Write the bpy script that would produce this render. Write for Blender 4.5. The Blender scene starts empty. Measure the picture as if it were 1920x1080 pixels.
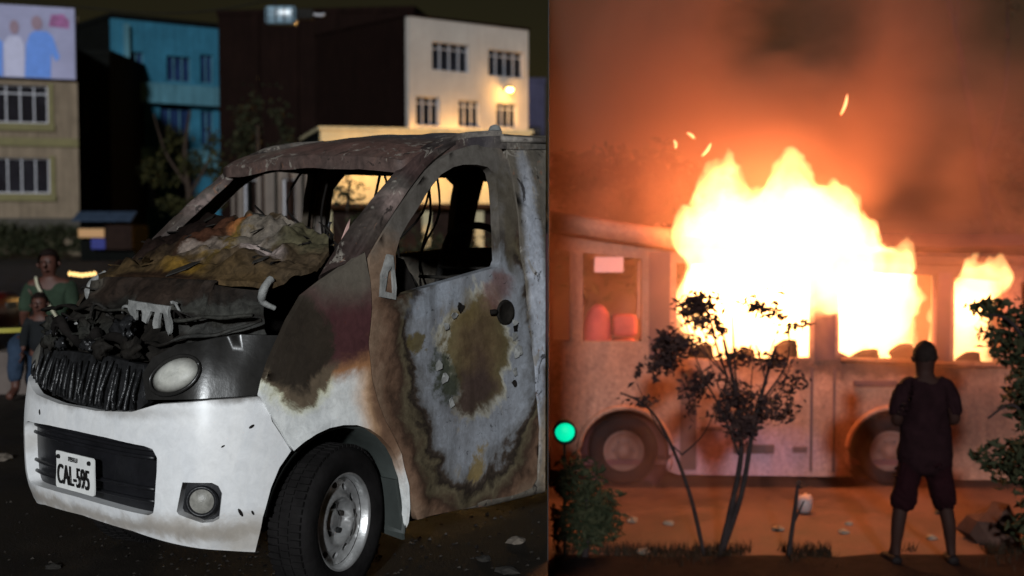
import bpy, bmesh, math, random
from math import radians, sin, cos, pi, hypot
from mathutils import Vector, Matrix, noise
from mathutils.geometry import delaunay_2d_cdt

random.seed(7)
sc = bpy.context.scene
COL = sc.collection

# ------------------------------------------------------------------ camera
cam_d = bpy.data.cameras.new('camera')
cam = bpy.data.objects.new('camera', cam_d); COL.objects.link(cam)
cam.location = (0, 0, 1.47)
cam.rotation_euler = (radians(90 - 3.1), 0, 0)
cam_d.sensor_width = 36.0
cam_d.lens = 45.0
cam_d.clip_start = 0.05
cam_d.clip_end = 3000
cam_d.dof.use_dof = True
cam_d.dof.focus_distance = 5.0
cam_d.dof.aperture_fstop = 2.0
sc.camera = cam

# ------------------------------------------------------------------ night sky and the one sun
SUN_EL, SUN_AZ = 15.0, 4.0          # low, from behind the camera and a little to its left
w = bpy.data.worlds.new('World'); sc.world = w; w.use_nodes = True
nt = w.node_tree
bg = nt.nodes['Background']
sky = nt.nodes.new('ShaderNodeTexSky'); sky.sky_type = 'NISHITA'; sky.sun_disc = False
sky.sun_elevation = radians(SUN_EL); sky.sun_rotation = radians(180 + SUN_AZ)
tint = nt.nodes.new('ShaderNodeMix'); tint.data_type = 'RGBA'; tint.blend_type = 'MULTIPLY'
tint.inputs[0].default_value = 1.0
tint.inputs[7].default_value = (1.0, 0.62, 0.26, 1)
nt.links.new(sky.outputs[0], tint.inputs[6]); nt.links.new(tint.outputs[2], bg.inputs[0])
bg.inputs[1].default_value = 0.0035

sd = bpy.data.lights.new('sun', 'SUN'); sd.energy = 2.7; sd.angle = radians(3.0); sd.color = (0.92, 0.97, 1.0)
so = bpy.data.objects.new('sun', sd); COL.objects.link(so)
sun_dir = Vector((-sin(radians(SUN_AZ)) * cos(radians(SUN_EL)), -cos(radians(SUN_AZ)) * cos(radians(SUN_EL)), sin(radians(SUN_EL))))
so.rotation_euler = sun_dir.to_track_quat('Z', 'Y').to_euler()
so.location = sun_dir * 30

vs = sc.view_settings
vs.view_transform = 'Standard'; vs.look = 'None'; vs.exposure = 0.0; vs.gamma = 1.0; vs.use_curve_mapping = False
sc.cycles.use_denoising = True
sc.cycles.max_bounces = 6; sc.cycles.diffuse_bounces = 3; sc.cycles.glossy_bounces = 3
sc.cycles.transparent_max_bounces = 8; sc.cycles.volume_bounces = 1
sc.cycles.volume_max_steps = 96
sc.cycles.sample_clamp_indirect = 6.0
sc.cycles.caustics_reflective = False; sc.cycles.caustics_refractive = False

# ------------------------------------------------------------------ materials
def lin(c):
    c = c / 255.0
    return c / 12.92 if c <= 0.04045 else ((c + 0.055) / 1.055) ** 2.4
def C(r, g, b, k=1.45):
    return (min(lin(r) * k, .85), min(lin(g) * k, .85), min(lin(b) * k, .85))
def rgba(c): return (c[0], c[1], c[2], 1.0)

class NT:
    def __init__(s, name):
        s.m = bpy.data.materials.new(name); s.m.use_nodes = True
        s.t = s.m.node_tree; s.b = s.t.nodes['Principled BSDF']; s.out = s.t.nodes['Material Output']
        s.tc = None
    def n(s, kind, **kw):
        o = s.t.nodes.new('ShaderNode' + kind)
        for k, v in kw.items(): setattr(o, k, v)
        return o
    def l(s, a, b): s.t.links.new(a, b)
    def coord(s):
        if not s.tc: s.tc = s.n('TexCoord')
        return s.tc.outputs['Object']
    def noise(s, scale, detail=5, rough=.6, dist=0, stretch=None):
        v = s.coord()
        if stretch:
            mp = s.n('Mapping'); mp.inputs['Scale'].default_value = stretch; s.l(v, mp.inputs[0]); v = mp.outputs[0]
        o = s.n('TexNoise'); o.inputs['Scale'].default_value = scale; o.inputs['Detail'].default_value = detail
        o.inputs['Roughness'].default_value = rough; o.inputs['Distortion'].default_value = dist
        s.l(v, o.inputs['Vector']); return o
    def ramp(s, fac, stops):
        r = s.n('ValToRGB'); e = r.color_ramp.elements
        while len(e) < len(stops): e.new(0.5)
        for i, (p, c) in enumerate(stops): e[i].position = p; e[i].color = rgba(c)
        s.l(fac, r.inputs[0]); return r.outputs[0]
    def mix(s, fac, a, b, mode='MIX'):
        m = s.n('Mix'); m.data_type = 'RGBA'; m.blend_type = mode
        for sock, v in ((m.inputs[0], fac), (m.inputs[6], a), (m.inputs[7], b)):
            if hasattr(v, 'node'): s.l(v, sock)
            elif isinstance(v, (int, float)): sock.default_value = v
            else: sock.default_value = rgba(v)
        return m.outputs[2]
    def math(s, op, a, b=None):
        m = s.n('Math'); m.operation = op
        for sock, v in ((m.inputs[0], a), (m.inputs[1], b)):
            if v is None: continue
            if hasattr(v, 'node'): s.l(v, sock)
            else: sock.default_value = v
        return m.outputs[0]
    def bump(s, h, strength=.3, dist=.01):
        b = s.n('Bump'); b.inputs['Strength'].default_value = strength; b.inputs['Distance'].default_value = dist
        s.l(h, b.inputs['Height']); s.l(b.outputs[0], s.b.inputs['Normal'])

def mat(name, col, rough=.7, metal=0.0, var=.25, scale=4.0, bump=.15, bdist=.01, bscale=None, spec=.4, stretch=None):
    s = NT(name)
    nz = s.noise(scale, 6, .65, .3, stretch)
    lo = tuple(c * (1 - var) for c in col); hi = tuple(min(1, c * (1 + var)) for c in col)
    s.l(s.ramp(nz.outputs[0], [(.3, lo), (.7, hi)]), s.b.inputs['Base Color'])
    s.b.inputs['Roughness'].default_value = rough; s.b.inputs['Metallic'].default_value = metal
    s.b.inputs['Specular IOR Level'].default_value = spec
    if bump:
        s.bump(s.noise(bscale or scale * 5, 5, .6).outputs[0], bump, bdist)
    return s.m

def patchy(name, base, patches, rough=.55, bump=.35, fine=.35, spec=.35, warp=7.0, flakes=()):
    """burnt paint: patches = (centre xyz, radii xyz, colour, softness, warp amount, strength)"""
    s = NT(name)
    P = s.coord()
    nz = s.noise(warp, 6, .65, .4)
    sub = s.n('VectorMath'); sub.operation = 'SUBTRACT'; s.l(nz.outputs['Color'], sub.inputs[0]); sub.inputs[1].default_value = (.5, .5, .5)
    col = None
    prev = rgba(base)
    cur = s.n('RGB'); cur.outputs[0].default_value = prev; cur = cur.outputs[0]
    for (c, r, colr, soft, amt, stren) in patches:
        sc_ = s.n('VectorMath'); sc_.operation = 'SCALE'; s.l(sub.outputs[0], sc_.inputs[0]); sc_.inputs['Scale'].default_value = amt
        ad = s.n('VectorMath'); ad.operation = 'ADD'; s.l(P, ad.inputs[0]); s.l(sc_.outputs[0], ad.inputs[1])
        su = s.n('VectorMath'); su.operation = 'SUBTRACT'; s.l(ad.outputs[0], su.inputs[0]); su.inputs[1].default_value = c
        dv = s.n('VectorMath'); dv.operation = 'DIVIDE'; s.l(su.outputs[0], dv.inputs[0]); dv.inputs[1].default_value = r
        ln = s.n('VectorMath'); ln.operation = 'LENGTH'; s.l(dv.outputs[0], ln.inputs[0])
        mr = s.n('MapRange'); mr.interpolation_type = 'SMOOTHSTEP'
        mr.inputs['From Min'].default_value = 1 - soft; mr.inputs['From Max'].default_value = 1 + soft
        mr.inputs['To Min'].default_value = stren; mr.inputs['To Max'].default_value = 0.0
        s.l(ln.outputs[1], mr.inputs[0])
        cur = s.mix(mr.outputs[0], cur, colr)
    for k, (fs_, lo, colr, st) in enumerate(flakes):
        fk = s.noise(fs_, 8, .72, .9 + .3 * k, (1, 1, .7))
        a = s.ramp(fk.outputs[0], [(lo, (0, 0, 0)), (lo + .018, (st, st, st))])
        cur = s.mix(a, cur, colr)
    f = s.noise(26, 8, .7, .6)
    var = s.ramp(f.outputs[0], [(.32, (1 - fine,) * 3), (.68, (1 + fine * .6,) * 3)])
    f2 = s.noise(4, 6, .7, 1.2, (1, 1, .35))
    var2 = s.ramp(f2.outputs[0], [(.35, (1 - fine * .8,) * 3), (.65, (1.05, 1.03, 1.0))])
    cur = s.mix(1.0, cur, var, 'MULTIPLY'); cur = s.mix(1.0, cur, var2, 'MULTIPLY')
    s.l(cur, s.b.inputs['Base Color'])
    s.b.inputs['Roughness'].default_value = rough; s.b.inputs['Specular IOR Level'].default_value = spec
    s.bump(f.outputs[0], bump, .006)
    return s.m

def emit(name, col, strength):
    s = NT(name)
    s.b.inputs['Base Color'].default_value = rgba(col)
    s.b.inputs['Emission Color'].default_value = rgba(col); s.b.inputs['Emission Strength'].default_value = strength
    return s.m

def leafmat(name, a, b, rough=.7):
    s = NT(name)
    g = s.n('NewGeometry')
    s.l(s.ramp(g.outputs['Random Per Island'], [(0, a), (1, b)]), s.b.inputs['Base Color'])
    s.b.inputs['Roughness'].default_value = rough; s.b.inputs['Specular IOR Level'].default_value = .06
    return s.m

# ------------------------------------------------------------------ mesh helpers
def link(name, me, m=None, parent=None, smooth=True):
    o = bpy.data.objects.new(name, me); COL.objects.link(o)
    if m and not me.materials: me.materials.append(m)
    if parent: o.parent = parent
    if smooth:
        for p in me.polygons: p.use_smooth = True
    return o
def mesh(name, V, F, m=None, parent=None, smooth=False):
    me = bpy.data.meshes.new(name); me.from_pydata([tuple(v) for v in V], [], F); me.update()
    bm = bmesh.new(); bm.from_mesh(me); bmesh.ops.recalc_face_normals(bm, faces=bm.faces); bm.to_mesh(me); bm.free()
    return link(name, me, m, parent, smooth)
def tag(o, label=None, cat=None, group=None, kind=None):
    if label: o['label'] = label
    if cat: o['category'] = cat
    if group: o['group'] = group
    if kind: o['kind'] = kind
    return o
def empty(name, loc, rz=0.0):
    o = bpy.data.objects.new(name, None); COL.objects.link(o); o.location = loc; o.rotation_euler = (0, 0, rz)
    o.empty_display_size = .2
    return o
class MB:
    def __init__(s): s.V = []; s.F = []
    def add(s, V, F):
        k = len(s.V); s.V += [tuple(v) for v in V]; s.F += [tuple(i + k for i in f) for f in F]; return s
    def box(s, x0, x1, y0, y1, z0, z1, bev=0.0):
        if bev <= 0:
            V = [(x, y, z) for x in (x0, x1) for y in (y0, y1) for z in (z0, z1)]
            return s.add(V, [(0, 1, 3, 2), (4, 6, 7, 5), (0, 4, 5, 1), (2, 3, 7, 6), (0, 2, 6, 4), (1, 5, 7, 3)])
        bm = bmesh.new(); bmesh.ops.create_cube(bm, size=1)
        for v in bm.verts: v.co = Vector((x0 + (v.co.x + .5) * (x1 - x0), y0 + (v.co.y + .5) * (y1 - y0), z0 + (v.co.z + .5) * (z1 - z0)))
        bmesh.ops.bevel(bm, geom=list(bm.edges), offset=bev, segments=2, affect='EDGES', profile=.6)
        bm.verts.index_update()
        s.add([v.co.copy() for v in bm.verts], [tuple(v.index for v in f.verts) for f in bm.faces]); bm.free(); return s
    def sweep(s, pts, rad, n=8, flat=1.0, up=(0, 0, 1), cap=True):
        pts = [Vector(p) for p in pts]; N = len(pts)
        rs = rad if isinstance(rad, (list, tuple)) else [rad] * N
        rings = []; U = Vector(up)
        for i, p in enumerate(pts):
            t = (pts[min(i + 1, N - 1)] - pts[max(i - 1, 0)]).normalized()
            a = U - t * U.dot(t)
            if a.length < 1e-3: a = Vector((1, 0, 0)) - t * t.x
            a.normalize(); b = t.cross(a)
            rings.append([p + (a * cos(2 * pi * k / n) * flat + b * sin(2 * pi * k / n)) * rs[i] for k in range(n)])
        V = [v for r in rings for v in r]; F = []
        for i in range(N - 1):
            for k in range(n):
                F.append((i * n + k, i * n + (k + 1) % n, (i + 1) * n + (k + 1) % n, (i + 1) * n + k))
        if cap: F.append(tuple(range(n))[::-1]); F.append(tuple((N - 1) * n + k for k in range(n)))
        return s.add(V, F)
    def lathe(s, prof, axis='y', n=32, c=(0, 0, 0)):
        V = []; F = []
        for (r, h) in prof:
            for k in range(n):
                a = 2 * pi * k / n
                if axis == 'y': V.append((c[0] + r * cos(a), c[1] + h, c[2] + r * sin(a)))
                elif axis == 'x': V.append((c[0] + h, c[1] + r * cos(a), c[2] + r * sin(a)))
                else: V.append((c[0] + r * cos(a), c[1] + r * sin(a), c[2] + h))
        for i in range(len(prof) - 1):
            for k in range(n): F.append((i * n + k, i * n + (k + 1) % n, (i + 1) * n + (k + 1) % n, (i + 1) * n + k))
        return s.add(V, F)
    def build(s, name, m=None, parent=None, smooth=False): return mesh(name, s.V, s.F, m, parent, smooth)

def catmull(P, n=6, closed=False):
    P = [Vector(p) for p in P]; out = []; N = len(P)
    rng = range(N) if closed else range(N - 1)
    for i in rng:
        if closed: p0, p1, p2, p3 = P[i - 1], P[i], P[(i + 1) % N], P[(i + 2) % N]
        else: p0, p1, p2, p3 = P[max(i - 1, 0)], P[i], P[i + 1], P[min(i + 2, N - 1)]
        for k in range(n):
            t = k / n
            out.append(.5 * (2 * p1 + (p2 - p0) * t + (2 * p0 - 5 * p1 + 4 * p2 - p3) * t * t + (3 * p1 - p0 - 3 * p2 + p3) * t ** 3))
    if not closed: out.append(P[-1])
    return out
def inside(p, poly):
    x, y = p; r = False; j = len(poly) - 1
    for i in range(len(poly)):
        xi, yi = poly[i]; xj, yj = poly[j]
        if (yi > y) != (yj > y) and x < (xj - xi) * (y - yi) / (yj - yi) + xi: r = not r
        j = i
    return r
def segdist(p, a, b):
    ax, ay = a; bx, by = b; dx, dy = bx - ax, by - ay
    L = dx * dx + dy * dy
    t = 0 if L == 0 else max(0, min(1, ((p[0] - ax) * dx + (p[1] - ay) * dy) / L))
    return hypot(p[0] - ax - t * dx, p[1] - ay - t * dy)
def polydist(p, poly): return min(segdist(p, poly[i - 1], poly[i]) for i in range(len(poly)))
def densify(poly, sp):
    out = []
    for i in range(len(poly)):
        a = poly[i]; b = poly[(i + 1) % len(poly)]
        k = max(1, int(math.ceil(hypot(b[0] - a[0], b[1] - a[1]) / sp)))
        for j in range(k): out.append((a[0] + (b[0] - a[0]) * j / k, a[1] + (b[1] - a[1]) * j / k))
    return out
def panel(name, outline, holes, fmap, sp, m, parent=None, rim=.02, hrim=None, smooth=True):
    """a sheet cut to an outline with openings, bent by fmap(u, v, off); its edges are turned back by rim / hrim"""
    loops = [densify(outline, sp)] + [densify(h, sp) for h in holes]
    pts = []; edges = []
    for lp in loops:
        k = len(pts); pts += lp; edges += [(k + i, k + (i + 1) % len(lp)) for i in range(len(lp))]
    us = [p[0] for p in outline]; vs_ = [p[1] for p in outline]
    nu = int((max(us) - min(us)) / sp) + 1; nv = int((max(vs_) - min(vs_)) / sp) + 1
    if nu * nv > 4:
        for i in range(nu + 1):
            for j in range(nv + 1):
                p = (min(us) + (i + .13 + .5 * (j % 2)) * sp, min(vs_) + (j + .5) * sp)
                if not inside(p, outline) or any(inside(p, h) for h in holes): continue
                if min(polydist(p, outline), *[polydist(p, h) for h in holes], 9) < sp * .45: continue
                pts.append(p)
    r = delaunay_2d_cdt([Vector(p) for p in pts], edges, [], 0, 1e-6)
    vv = [(v.x, v.y) for v in r[0]]
    F = []
    for f in r[2]:
        c = (sum(vv[i][0] for i in f) / len(f), sum(vv[i][1] for i in f) / len(f))
        if inside(c, outline) and not any(inside(c, h) for h in holes): F.append(tuple(f))
    V = [fmap(u, v, 0.0) for (u, v) in vv]
    for li, lp in enumerate(loops):
        d = rim if li == 0 else (rim if hrim is None else hrim)
        if d <= 0: continue
        k = len(V); n = len(lp)
        V += [fmap(u, v, 0.0) for (u, v) in lp] + [fmap(u, v, -d) for (u, v) in lp]
        F += [(k + i, k + (i + 1) % n, k + n + (i + 1) % n, k + n + i) for i in range(n)]
    return mesh(name, V, F, m, parent, smooth)
def rect(u0, u1, v0, v1): return [(u0, v0), (u1, v0), (u1, v1), (u0, v1)]
def ellipse(u, v, a, b, n=24, rot=0.0):
    return [(u + a * cos(t) * cos(rot) - b * sin(t) * sin(rot), v + a * cos(t) * sin(rot) + b * sin(t) * cos(rot)) for t in (2 * pi * k / n for k in range(n))]
def interp(x, xs, ys):
    if x <= xs[0]: return ys[0]
    for i in range(1, len(xs)):
        if x <= xs[i]: return ys[i - 1] + (ys[i] - ys[i - 1]) * (x - xs[i - 1]) / (xs[i] - xs[i - 1])
    return ys[-1]
def chunk(name, loc, size, m, seed, flat=.6):
    bm = bmesh.new(); bmesh.ops.create_icosphere(bm, subdivisions=2, radius=1)
    for v in bm.verts:
        k = 1 + .55 * noise.noise(v.co * 1.7 + Vector((seed * 3.1, seed, 0)))
        v.co = Vector((v.co.x * k * size, v.co.y * k * size * .8, max(v.co.z * k, -.35) * size * flat + .3 * size * flat))
    me = bpy.data.meshes.new(name); bm.to_mesh(me); bm.free()
    o = link(name, me, m, None, False); o.location = loc; o.rotation_euler = (0, 0, seed)
    return o

# ------------------------------------------------------------------ shared places
SEAM = 68.0 / 2400.0                 # line on which the hoarding stands: x = SEAM * y
ZR = -1.16                           # the street beyond the hoarding lies lower
nrm = Vector((1, -SEAM, 0)).normalized()

# ------------------------------------------------------------------ ground
def asphalt(name, a, b, rough, bscale=60, bstr=.5):
    s = NT(name)
    n1 = s.noise(1.3, 8, .7, .5); n2 = s.noise(70, 4, .7)
    c = s.ramp(n1.outputs[0], [(.34, a), (.66, b)])
    g = s.ramp(n2.outputs[0], [(.3, (.55,) * 3), (.7, (1.35,) * 3)])
    s.l(s.mix(1.0, c, g, 'MULTIPLY'), s.b.inputs['Base Color'])
    rr = s.n('MapRange'); s.l(n1.outputs[0], rr.inputs[0]); rr.inputs['From Min'].default_value = .35; rr.inputs['From Max'].default_value = .65
    rr.inputs['To Min'].default_value = rough - .25; rr.inputs['To Max'].default_value = rough
    s.l(rr.outputs[0], s.b.inputs['Roughness']); s.b.inputs['Specular IOR Level'].default_value = .18
    s.bump(n2.outputs[0], bstr, .012)
    return s.m
m_ash = asphalt('wet_asphalt', (.008, .007, .006), (.026, .020, .015), .75)
m_dirt = asphalt('dusty_street', (.045, .023, .018), (.125, .064, .050), .9)
yA, yB = -30.0, 1500.0
o = mesh('street', [(SEAM * yA, yA, 0), (SEAM * yB, yB, 0), (-1500, yB, 0), (-1500, yA, 0)], [(0, 1, 2, 3)], m_ash); tag(o, kind='structure')
o = mesh('lower_street', [(SEAM * yA, yA, ZR), (SEAM * yB, yB, ZR), (1500, yB, ZR), (1500, yA, ZR)], [(0, 1, 2, 3)], m_dirt); tag(o, kind='structure')
m_conc = mat('concrete', C(70, 62, 58), .9, var=.3, scale=2)
o = mesh('retaining_wall', [(SEAM * yA, yA, ZR - .2), (SEAM * yB, yB, ZR - .2), (SEAM * yB, yB, 0), (SEAM * yA, yA, 0)], [(0, 1, 2, 3)], m_conc)
tag(o, kind='structure')
m_soil = mat('verge_soil', (.010, .006, .006), .95, spec=.05, var=.5, scale=9, bump=.7, bdist=.03)
def soil_pt(i, j):
    y = 7.4 + j * .11; x = SEAM * y + .05 + i * .11
    edge = max(0, min(1, (9.98 + .16 * noise.noise(Vector((x * 1.1, 3, 0))) - y) / .25))
    return (x, y, ZR - .02 + edge * (.055 + .03 * noise.noise(Vector((x * 3, y * 3, 1)))))
NI, NJ = 46, 26
V = [soil_pt(i, j) for j in range(NJ) for i in range(NI)]
F = [(j * NI + i, j * NI + i + 1, (j + 1) * NI + i + 1, (j + 1) * NI + i) for j in range(NJ - 1) for i in range(NI - 1)]
o = mesh('verge', V, F, m_soil, smooth=True); tag(o, kind='structure')

rg = random.Random(4); V = []; F = []
for k in range(5200):
    y = 10.02 - abs(rg.gauss(0, .22)); x = rg.uniform(SEAM * y + .06, 4.9)
    if noise.noise(Vector((x * 1.6, y * 1.2, 4))) < -.05: continue
    h = rg.uniform(.02, .085); a = rg.uniform(0, 6.28); dx, dy = cos(a) * .004, sin(a) * .004; lx, ly = rg.gauss(0, .025), rg.gauss(0, .025); n0 = len(V)
    V += [(x - dx, y - dy, ZR), (x + dx, y + dy, ZR), (x + lx * .4 + dx * .7, y + ly * .4 + dy * .7, ZR + h * .7), (x + lx * .4 - dx * .7, y + ly * .4 - dy * .7, ZR + h * .7), (x + lx, y + ly, ZR + h + .03)]
    F += [(n0, n0 + 1, n0 + 2, n0 + 3), (n0 + 3, n0 + 2, n0 + 4)]
me = bpy.data.meshes.new('grass'); me.from_pydata(V, [], F); me.update()
o = link('grass', me, leafmat('dry_grass', (.012, .008, .005), (.035, .022, .014)), None, False); tag(o, 'short dry dark grass along the edge of the verge', 'grass', kind='stuff')

# ------------------------------------------------------------------ added hoarding along the seam: parts the two places, keeps firelight off the van
m_sheet = mat('dark_steel_sheet', (.02, .02, .022), .75, .2, var=.4, scale=3)
hd = empty('added_hoarding', (SEAM * 5.45, 5.45, 0), math.atan2(1, SEAM))
tag(hd, 'added thin dark steel hoarding seen edge-on, keeping firelight of the burning bus off the van', 'hoarding')
for k in range(10):
    MB().box(k * 1.2, k * 1.2 + 1.19, -.002, .002, ZR + .01, 4.0).build('steel_sheet', m_sheet, hd)

# ================================================================== BUILDINGS behind the burnt van
def building(name, P0, P1, h, depth, wins, m_wall, m_side, m_pane, m_frame, label, roofh=.25, hrim=.18, bars=(2, 1), m_edge=None, sill=None):
    dx, dy = P1[0] - P0[0], P1[1] - P0[1]; L = hypot(dx, dy)
    b = empty(name, (P0[0], P0[1], 0), math.atan2(dy, dx)); tag(b, label, 'building')
    holes = [rect(*q[:4]) for q in wins]
    panel('facade', rect(0, L, 0, h), holes, lambda u, v, o: (u, -o, v), 1.2, m_wall, b, rim=.3, hrim=hrim, smooth=False)
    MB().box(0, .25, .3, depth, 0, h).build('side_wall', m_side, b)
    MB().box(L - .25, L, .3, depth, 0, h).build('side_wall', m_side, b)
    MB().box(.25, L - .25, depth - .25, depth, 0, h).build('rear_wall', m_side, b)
    MB().box(-.06, L + .06, -.07, depth + .05, h, h + roofh).build('roof_slab', m_edge or m_wall, b)
    for q in wins:
        u0, u1, v0, v1 = q[:4]; nb = q[4] if len(q) > 4 else bars
        wn = MB().box(u0 - .02, u1 + .02, hrim + .03, hrim + .06, v0 - .02, v1 + .02).build('window', m_pane, b)
        fm = MB(); t = .045
        fm.box(u0, u0 + t, hrim - .06, hrim + .02, v0, v1).box(u1 - t, u1, hrim - .06, hrim + .02, v0, v1)
        fm.box(u0 + t, u1 - t, hrim - .06, hrim + .02, v0, v0 + t).box(u0 + t, u1 - t, hrim - .06, hrim + .02, v1 - t, v1)
        fm.build('window_frame', m_frame, wn)
        for i in range(nb[0]):
            x = u0 + (u1 - u0) * (i + 1) / (nb[0] + 1)
            MB().box(x - .022, x + .022, hrim - .05, hrim + .015, v0 + t, v1 - t).build('mullion', m_frame, wn)
        if nb[1]:
            z = v0 + (v1 - v0) * .78
            MB().box(u0 + t, u1 - t, hrim - .045, hrim + .01, z - .02, z + .02).build('transom', m_frame, wn)
        if sill:
            MB().box(u0 - .12, u1 + .12, -.08, hrim - .08, v0 - .14, v0 - .003).build('window_sill', sill, b)
    return b, L
def plaster(name, col, var=.18, streak=.4):
    s = NT(name)
    a = s.noise(.9, 7, .7, .4); st = s.noise(1.6, 6, .75, 0, (3, 3, .25)); f = s.noise(22, 4, .6)
    c = s.ramp(a.outputs[0], [(.32, tuple(x * (1 - var) for x in col)), (.68, tuple(x * (1 + var) for x in col))])
    k = s.ramp(st.outputs[0], [(.34, (1 - streak,) * 3), (.6, (1.0,) * 3)])
    s.l(s.mix(1.0, c, k, 'MULTIPLY'), s.b.inputs['Base Color']); s.b.inputs['Roughness'].default_value = .9; s.b.inputs['Specular IOR Level'].default_value = .06
    s.bump(f.outputs[0], .25, .01)
    return s.m
m_glass_dark = mat('dark_window_glass', (.012, .012, .016), .15, var=.5, scale=.8, bump=0, spec=.5)
m_glass_blue = mat('blue_window_glass', C(24, 38, 66), .2, var=.4, scale=1.2, bump=0)
m_alu = mat('aluminium_frame', C(150, 150, 155), .45, .3, var=.1)
m_beige = plaster('beige_plaster', C(104, 92, 78))
m_beige_l = plaster('grey_plaster', C(120, 112, 104))
m_olive = mat('olive_trim_paint', C(86, 80, 50), .7, var=.15)
m_blue = plaster('blue_plaster', C(38, 84, 104), streak=.3)
m_blue_l = plaster('pale_blue_plaster', C(62, 98, 110), streak=.35)
m_brown = plaster('unlit_brown_brick', C(17, 8, 6))  # walls turned from the light: their shade is put into this dark brown
m_white = plaster('white_plaster', C(138, 132, 126), .08, .15)
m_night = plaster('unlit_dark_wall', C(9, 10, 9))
m_cream = plaster('cream_plaster', C(150, 140, 112), .1, .2)
m_door_dark = mat('dark_shutter', (.016, .009, .007), .8, spec=.05, var=.4, scale=3)

# left: beige block with billboard
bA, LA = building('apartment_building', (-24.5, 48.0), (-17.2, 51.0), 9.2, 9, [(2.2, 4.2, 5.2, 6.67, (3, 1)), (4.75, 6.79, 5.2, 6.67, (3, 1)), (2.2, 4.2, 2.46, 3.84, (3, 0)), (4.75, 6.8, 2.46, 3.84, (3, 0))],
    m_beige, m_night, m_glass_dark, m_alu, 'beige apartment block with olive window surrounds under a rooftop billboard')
for (u0, u1, v0, v1) in ((4.75, 6.79, 5.2, 6.67), (4.75, 6.8, 2.46, 3.84), (2.2, 4.2, 5.2, 6.67), (2.2, 4.2, 2.46, 3.84)):
    MB().box(u0 - .22, u1 + .22, -.12, -.003, v0 - .3, v0 - .02).build('window_sill', m_olive, bA)
    MB().box(u1 + .01, u1 + .2, -.07, -.003, v0 - .019, v1 + .1).build('window_surround', m_olive, bA)
MB().box(0, LA, -.1, -.003, 4.3, 4.62).build('string_course', m_olive, bA)
MB().box(0, LA, -.18, -.003, .9, 1.5).build('ground_floor_band', mat('dark_band', C(44, 40, 34)), bA)
# billboard: a flat printed sheet with its own frame
bb = empty('billboard', (-24.5, 48.0, 0), math.atan2(3.0, 7.3)); tag(bb, 'pale billboard with two printed figures in blue and white shirts on beige block', 'billboard')
MB().box(2.3, 7.82, -.3, -.2, 6.93, 9.7).build('board', mat('billboard_print_ground', C(120, 120, 146), .6, var=.15, scale=.8), bb)
m_bb_blue = mat('print_blue', C(76, 112, 178), .6, var=.12); m_bb_w = mat('print_white', C(150, 150, 172), .6, var=.1)
m_bb_skin = mat('print_skin', C(112, 92, 104), .6, var=.1); m_bb_red = mat('print_red', C(118, 70, 110), .6, var=.5, scale=5)
def flat(name, pts, y, m):
    pts = [tuple(p) for p in pts]; n = len(pts)
    return mesh(name, [(u, y, v) for u, v in pts] + [(u, y + .012, v) for u, v in pts], [tuple(range(n)), tuple(range(2 * n - 1, n - 1, -1))] + [(i, (i + 1) % n, n + (i + 1) % n, n + i) for i in range(n)], m, bb)
flat('printed_shirt', [(5.95, 6.95), (6.02, 8.2), (6.15, 8.6), (6.35, 8.75), (6.8, 8.75), (7.0, 8.55), (7.25, 7.75), (7.1, 7.6), (6.92, 7.9), (6.9, 6.95)], -.314, m_bb_blue)
flat('printed_head', ellipse(6.42, 9.05, .2, .28), -.327, m_bb_skin)
flat('printed_shirt', [(5.25, 6.95), (5.2, 8.2), (5.4, 8.5), (5.8, 8.5), (5.94, 8.2), (5.94, 6.95)], -.314, m_bb_w)
flat('printed_head', ellipse(5.6, 8.85, .17, .27), -.327, m_bb_skin)
flat('printed_shirt', [(4.5, 6.95), (4.5, 8.3), (4.9, 8.5), (5.18, 8.25), (5.15, 6.95)], -.3145, m_bb_blue)
flat('printed_mark', [(6.85, 8.95), (7.6, 8.9), (7.62, 9.2), (7.4, 9.45), (6.95, 9.4)], -.314, m_bb_red)

# dark block in the gap
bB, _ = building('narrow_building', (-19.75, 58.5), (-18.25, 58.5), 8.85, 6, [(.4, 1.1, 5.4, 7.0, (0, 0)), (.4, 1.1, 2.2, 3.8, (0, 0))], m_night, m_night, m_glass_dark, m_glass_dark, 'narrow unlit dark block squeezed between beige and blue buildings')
# blue building
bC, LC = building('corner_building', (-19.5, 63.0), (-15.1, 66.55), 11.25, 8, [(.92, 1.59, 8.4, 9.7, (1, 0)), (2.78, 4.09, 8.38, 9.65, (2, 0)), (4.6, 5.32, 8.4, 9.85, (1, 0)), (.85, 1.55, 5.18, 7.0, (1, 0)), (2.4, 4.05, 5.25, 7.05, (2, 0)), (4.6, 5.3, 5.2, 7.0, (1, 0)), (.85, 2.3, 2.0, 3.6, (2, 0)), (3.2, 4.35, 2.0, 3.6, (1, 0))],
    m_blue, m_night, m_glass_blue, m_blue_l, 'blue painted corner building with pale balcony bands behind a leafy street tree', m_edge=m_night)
for z0, z1 in ((7.2, 8.2), (4.0, 5.0)):
    MB().box(.0, LC, -.5, -.003, z0, z1, .03).build('balcony', m_blue_l, bC)
MB().box(.55, .75, -.3, -.003, 1.5, 7.19).build('downpipe', m_blue_l, bC)
MB().box(.55, .75, -.3, -.003, 8.21, 11.0).build('downpipe', m_blue_l, bC)
# brown bulk
bD, LD = building('warehouse', (-14.55, 64.0), (-4.75, 62.6), 11.5, 6, [], m_brown, m_brown, m_glass_dark, m_alu, 'big windowless unlit dark brown building beside the white block')
for k in range(1, 5):
    MB().box(LD * k / 5 - .16, LD * k / 5 + .16, -.12, -.003, 0, 11.49).build('pilaster', m_brown, bD)
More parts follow.
